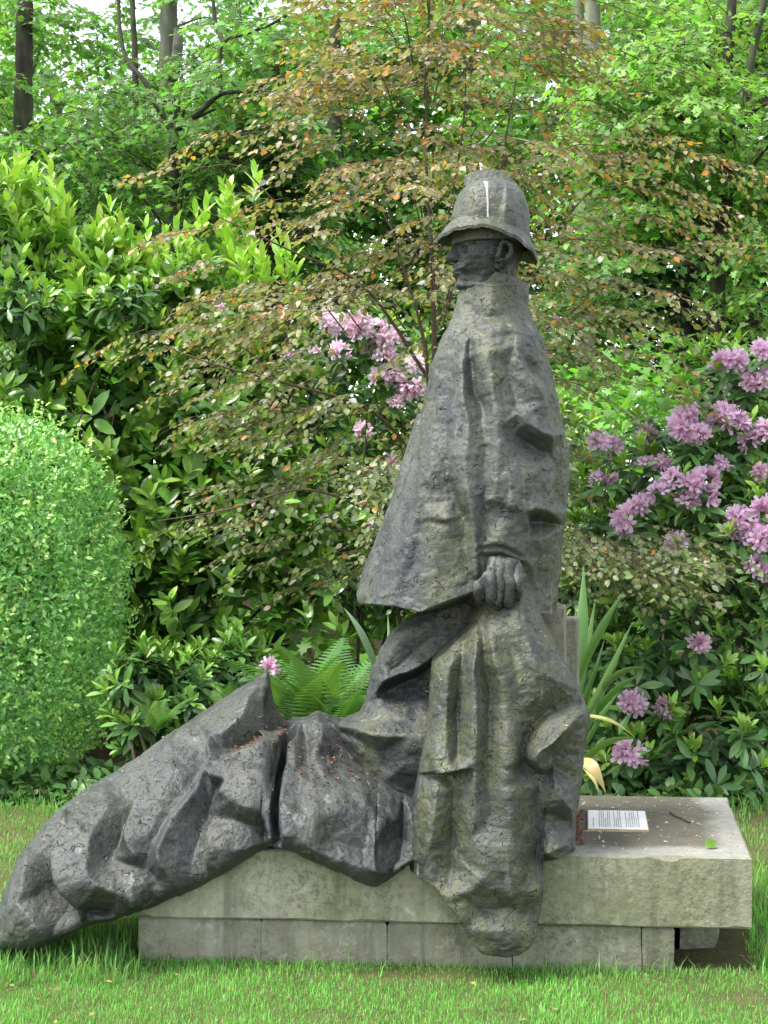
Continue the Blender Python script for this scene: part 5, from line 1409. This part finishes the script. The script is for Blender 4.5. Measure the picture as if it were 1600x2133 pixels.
# ------------------------------------------------------------------ grass
def blades(n, xr, yr, hmin, hmax, width, name, label, mask=None, colr=(.18, .43, .09), lean=.6, dry=.025):
    x = xr[0] + (xr[1] - xr[0]) * rng.random(n); y = yr[0] + (yr[1] - yr[0]) * rng.random(n)
    ok = np.ones(n, bool) if mask is None else mask(x, y)
    x, y = x[ok], y[ok]; n = len(x)
    tuft = fbm(np.stack((x * 5, y * 5, 0 * x), -1), 3) * 2
    h = (hmin + (hmax - hmin) * rng.random(n) ** 2.) * (1 + .5 * tuft)
    ph = rng.random(n) * 6.28; ln = lean * h * rng.random(n)
    dx, dy = np.cos(ph), np.sin(ph); w = width * (.6 + .7 * rng.random(n)) * .5
    sx, sy = -dy * w, dx * w
    b = np.stack((x, y, np.full(n, -.004)), -1); S = np.stack((sx, sy, 0 * x), -1)
    m = b + np.stack((dx * ln * .3, dy * ln * .3, h * .6), -1); t = b + np.stack((dx * ln, dy * ln, h), -1)
    V = np.stack((b - S, b + S, m - S * .75, m + S * .75, t), 1)
    Fa = (np.array([(0, 1, 3), (0, 3, 2), (2, 3, 4)])[None] + (np.arange(n) * 5)[:, None, None]).reshape(-1, 3)
    c = vary(colr, n, .3, .12) * (1 + .35 * tuft[:, None])
    yel = rng.random((n, 1)) < dry + .05 * sstep(.1, .5, fbm(np.stack((x * 2.2, y * 2.2, 0 * x + 7), -1), 2) * 2)[:, None]
    c = np.where(yel, vary((.34, .33, .15), n, .3), c)
    o = mesh_obj(name, V.reshape(-1, 3), Fa, MAT['grass'], None, False, np.repeat(c, 5, axis=0))
    tag(o, label, 'grass', kind='stuff')
    return o
def off_plinth(x, y):
    e = A1 - A0; s = ((x - A0[0]) * e[0] + (y - A0[1]) * e[1]) / (e @ e)
    yf = A0[1] + s * e[1] + .02
    return ~((x > -.9) & (x < 1.02 + .1 * (y - 5)) & (y > yf) & (y < yf + 1.05))
def lawn_mask(x, y):
    under = (x > .9) & (x < 1.28 + .16 * (y - 5)) & (y > 5.03) & (y < 6.0)
    worn = np.exp(-((x - .12) / .38) ** 2 - ((y - 4.95) / .07) ** 2) + np.exp(-((x - 1.25) / .22) ** 2 - ((y - 4.72) / .06) ** 2) + .9 * np.exp(-((x - 1.2) / .25) ** 2 - ((y - 5.25) / .2) ** 2)
    return ~under & off_plinth(x, y) & (rng.random(len(x)) > .78 * np.clip(worn, 0, 1) + .10 * sstep(.15, .4, fbm(np.stack((x * 4, y * 6, 0 * x + 3), -1), 3) * 2))
blades(100000, (-1.9, 2.0), (4.1, 5.35), .012, .034, .0030, 'lawn_grass', 'short mown lawn grass in front of the plinth', lawn_mask)
N = 90
pts = np.stack((rng.random(N) * 3.4 - 1.6, 4.4 + .8 * rng.random(N), .012 + .012 * rng.random(N)), -1)
pts = pts[off_plinth(pts[:, 0], pts[:, 1])]
lawn_bits = (pts, (.40, .34, .14))
blades(60000, (-3.4, 3.6), (5.2, 8.3), .016, .045, .0045, 'side_grass', 'lawn grass at the sides and behind the plinth', lambda x, y: ~((x > .9) & (x < 1.28 + .16 * (y - 5)) & (y < 6.0)) & off_plinth(x, y) & (y < bed_y(x) + .05))
blades(16000, (-4, 4), (2.2, 4.15), .02, .05, .005, 'near_grass', 'mown lawn between the viewer and the statue')
def near_base(x, y):
    e = A1 - A0; s = (x - A0[0]) / e[0]; yf = A0[1] + s * e[1]
    d = yf - y
    dn = .5 + .5 * np.sin(x * 9 + 2 * np.sin(x * 3.1))
    return (d > -.03) & (d < .16) & (rng.random(len(x)) < np.exp(-np.abs(d - .02) / .05) * (.25 + .75 * dn) ) & off_plinth(x, y)
blades(5000, (-1.5, 1.35), (4.75, 5.25), .025, .09, .0038, 'uncut_grass', 'long uncut grass blades along the foot of the plinth', near_base, lean=1.5, colr=(.17, .35, .09))
blades(2200, (-1.75, -.85), (4.85, 5.6), .04, .12, .005, 'uncut_grass', 'long uncut grass round the foot of the draped legs', off_plinth, lean=.8, colr=(.17, .36, .09))
blades(2400, (1.0, 1.8), (4.9, 6.3), .05, .13, .005, 'uncut_grass', 'long grass at the far right corner of the plinth', lambda x, y: off_plinth(x, y) & (x > 1.30 + .157 * (y - 4.98)), lean=.9)
blades(2200, (.6, 2.6), (6.3, 8.2), .05, .14, .006, 'bed_edge_grass', 'tall grass along the edge of the flower bed', lambda x, y: np.abs(y - bed_y(x)) < .28, lean=.9)
blades(2600, (-3.4, -.5), (6.9, 8.4), .05, .13, .006, 'bed_edge_grass', 'tall grass below the holly bush', lambda x, y: np.abs(y - bed_y(x)) < .3, lean=.9)

# ------------------------------------------------------------------ things on the slab
MAT['enamel'] = plain('white_enamel', (.80, .80, .78), (.88, .88, .86), .4, 8, .4)
MAT['ink'] = plain('grey_ink', (.16, .16, .17), (.24, .24, .25), .6)
MAT['tan_edge'] = plain('tarnished_edge', (.30, .22, .10), (.45, .36, .20), .6)
pl_c = [P(x, y, 0) for x, y in ((0, 0),)]
def top_at(px, py, dz=0.):
    """the place on the slab's top that a photo point shows"""
    Y = (CAM_H - Z_TOP - dz) * F_PX / (py - CY); return P(px, py, Y)
q = [top_at(1224.5, 1731.4), top_at(1351, 1734.), top_at(1344, 1695.7), top_at(1224.5, 1693.4)]
plaque = thing('plaque', tuple(sum(q) / 4), 'small white enamel plaque printed with rows of text on top of the plinth', 'plaque')
foot = np.array([(v[0], v[1]) for v in q]); cc = foot.mean(0)
V, lo, si = prism(cc + (foot - cc) * 1.02, Z_TOP - .001, Z_TOP + .010, .0015)
shift(mesh_obj('edge', V, lo, MAT['tan_edge'], None, False, sizes=si), plaque)
V, lo, si = prism(cc + (foot - cc) * .985, Z_TOP + .009, Z_TOP + .0125, .001)
shift(mesh_obj('plate', V, lo, MAT['enamel'], None, False, sizes=si), plaque)
# rows of print run away from the viewer; they are too small in the photo to be read
ex, ey = (foot[1] - foot[0] + foot[2] - foot[3]) / 2, (foot[3] - foot[0] + foot[2] - foot[1]) / 2
Vt, Ft = [], []
for i, u in enumerate([.09, .19, .225, .26, .295, .33, .365, .44, .475, .51, .545, .64, .675, .71, .745, .78, .815, .85]):
    v = .06 + .05 * random.random(); end = .93 if i % 4 else .55
    while v < end:
        l = .015 + .05 * random.random()
        o0 = foot[0] + ex * u + ey * v; 
        k = len(Vt); w = ex * .013
        for pt in (o0, o0 + w, o0 + w + ey * l, o0 + ey * l): Vt.append((pt[0], pt[1], Z_TOP + .0131))
        Ft.append((k, k + 1, k + 2, k + 3)); v += l + .014
t_ = shift(mesh_obj('print', np.array(Vt), np.array(Ft), MAT['ink'], None, False), plaque); t_['kind'] = 'stuff'

tw_pts = [top_at(1396, 1695), top_at(1408, 1703), top_at(1422, 1709), top_at(1438, 1717)]
V, Fq = tube(smooth_path([p_ + (0, 0, .005) for p_ in tw_pts], 14), np.linspace(.004, .003, len(smooth_path(tw_pts, 14))), 6, .3)
tag(mesh_obj('fallen_twig', V, Fq, MAT['twig']), 'thin dark fallen twig lying on top of the plinth', 'twig')
lv, lf = LEAF['beech']
lp_ = top_at(1480, 1769)
rot = np.array(frames(np.array([[1., .25, .35]]), np.array([[-.2, -.8, .6]]))[0])
V = (lv * (1, 1.25, 1)) @ rot.T * .050 + lp_ + np.array((-.02, 0, .012))
lo_ = tag(mesh_obj('fallen_leaf', V, lf, MAT['beech_single']), 'round fresh green leaf fallen on the front of the plinth top', 'leaf'); lo_.color = (.13, .26, .03, 1)

def scatter(name, label, pts, size, colr, mat, dark=.3):
    n = len(pts); tv, tf = LEAF['far']
    nn = np.tile((0., 0, 1), (n, 1)) + rng.normal(size=(n, 3)) * .3
    d = rand_unit(n) * (1, 1, .2)
    Rm = frames(d, nn); s = size * (.4 + 1.1 * rng.random(n) ** 2)
    V = np.einsum('nij,kj->nki', Rm, tv) * s[:, None, None] + pts[:, None]
    Fa = (tf[None] + (np.arange(n) * 4)[:, None, None]).reshape(-1, 3)
    o = mesh_obj(name, V.reshape(-1, 3), Fa, MAT[mat], None, False, np.repeat(vary(colr, n, dark), 4, axis=0))
    return tag(o, label, 'debris', kind='stuff')
scatter('lawn_litter', 'dry straw coloured leaf bits scattered on the lawn', lawn_bits[0], .022, lawn_bits[1], 'petal')
N = 330
u = rng.random(N); v = rng.random(N) ** .9
pts = np.array([(*(A1 + (A0 - A1) / np.linalg.norm(A0 - A1) * (.03 + .62 * a1) + DEP * (.04 + .94 * b1)), Z_TOP + .003) for a1, b1 in zip(u, v)])
scatter('fallen_petals', 'pale fallen petals and bud scales on top of the plinth', pts, .014, (.62, .60, .45), 'petal')
pts = np.array([top_at(1180 + 34 * a1, 1690 + 70 * b1) + (0, 0, .004) for a1, b1 in rng.random((260, 2))])
scatter('bud_scales', 'reddish brown bud scales heaped beside the coat on the plinth', pts, .016, (.30, .12, .07), 'petal')

def on_statue(name, px0, px1, py0, py1, n, min_up=.35):
    """points on upward faces of a statue part, found from its mesh"""
    o = [c_ for c_ in statue.children if c_.name.split('.')[0] == name][0]
    me = o.data; v = np.empty(len(me.vertices) * 3, dtype=np.float32); me.vertices.foreach_get('co', v); v = v.reshape(-1, 3) + np.array(statue.location, dtype=np.float32)
    nm = np.array([v_.normal for v_ in me.vertices])
    x, y = proj(v); m = (x > px0) & (x < px1) & (y > py0) & (y < py1) & (nm[:, 2] > min_up) & (v[:, 1] < 5.75)
    q = v[m]
    if len(q) == 0: return np.zeros((0, 3))
    return q[rng.integers(len(q), size=n)] + rng.normal(size=(n, 3)) * .004 + (0, 0, .003)
for nm_, bx, n_, lab in (('draped_legs', (470, 600, 1490, 1570), 330, 'reddish bud scales caught in the hollow of the knee drapery'), ('draped_legs', (620, 850, 1530, 1640), 330, 'orange brown bud scales lying on the lap of the drapery')):
    q = on_statue(nm_, *bx, n_)
    if len(q): scatter('bud_scales', lab, q, .014, (.30, .15, .08), 'petal')
q = np.concatenate([on_statue('draped_legs', 100, 850, 1450, 1750, 130, .2), on_statue('coat_skirt', 890, 1220, 1300, 1700, 60, .0)])
scatter('petal_specks', 'tiny pale petal specks on the folds of the drapery', q, .010, (.55, .50, .36), 'petal')

finish_foliage()
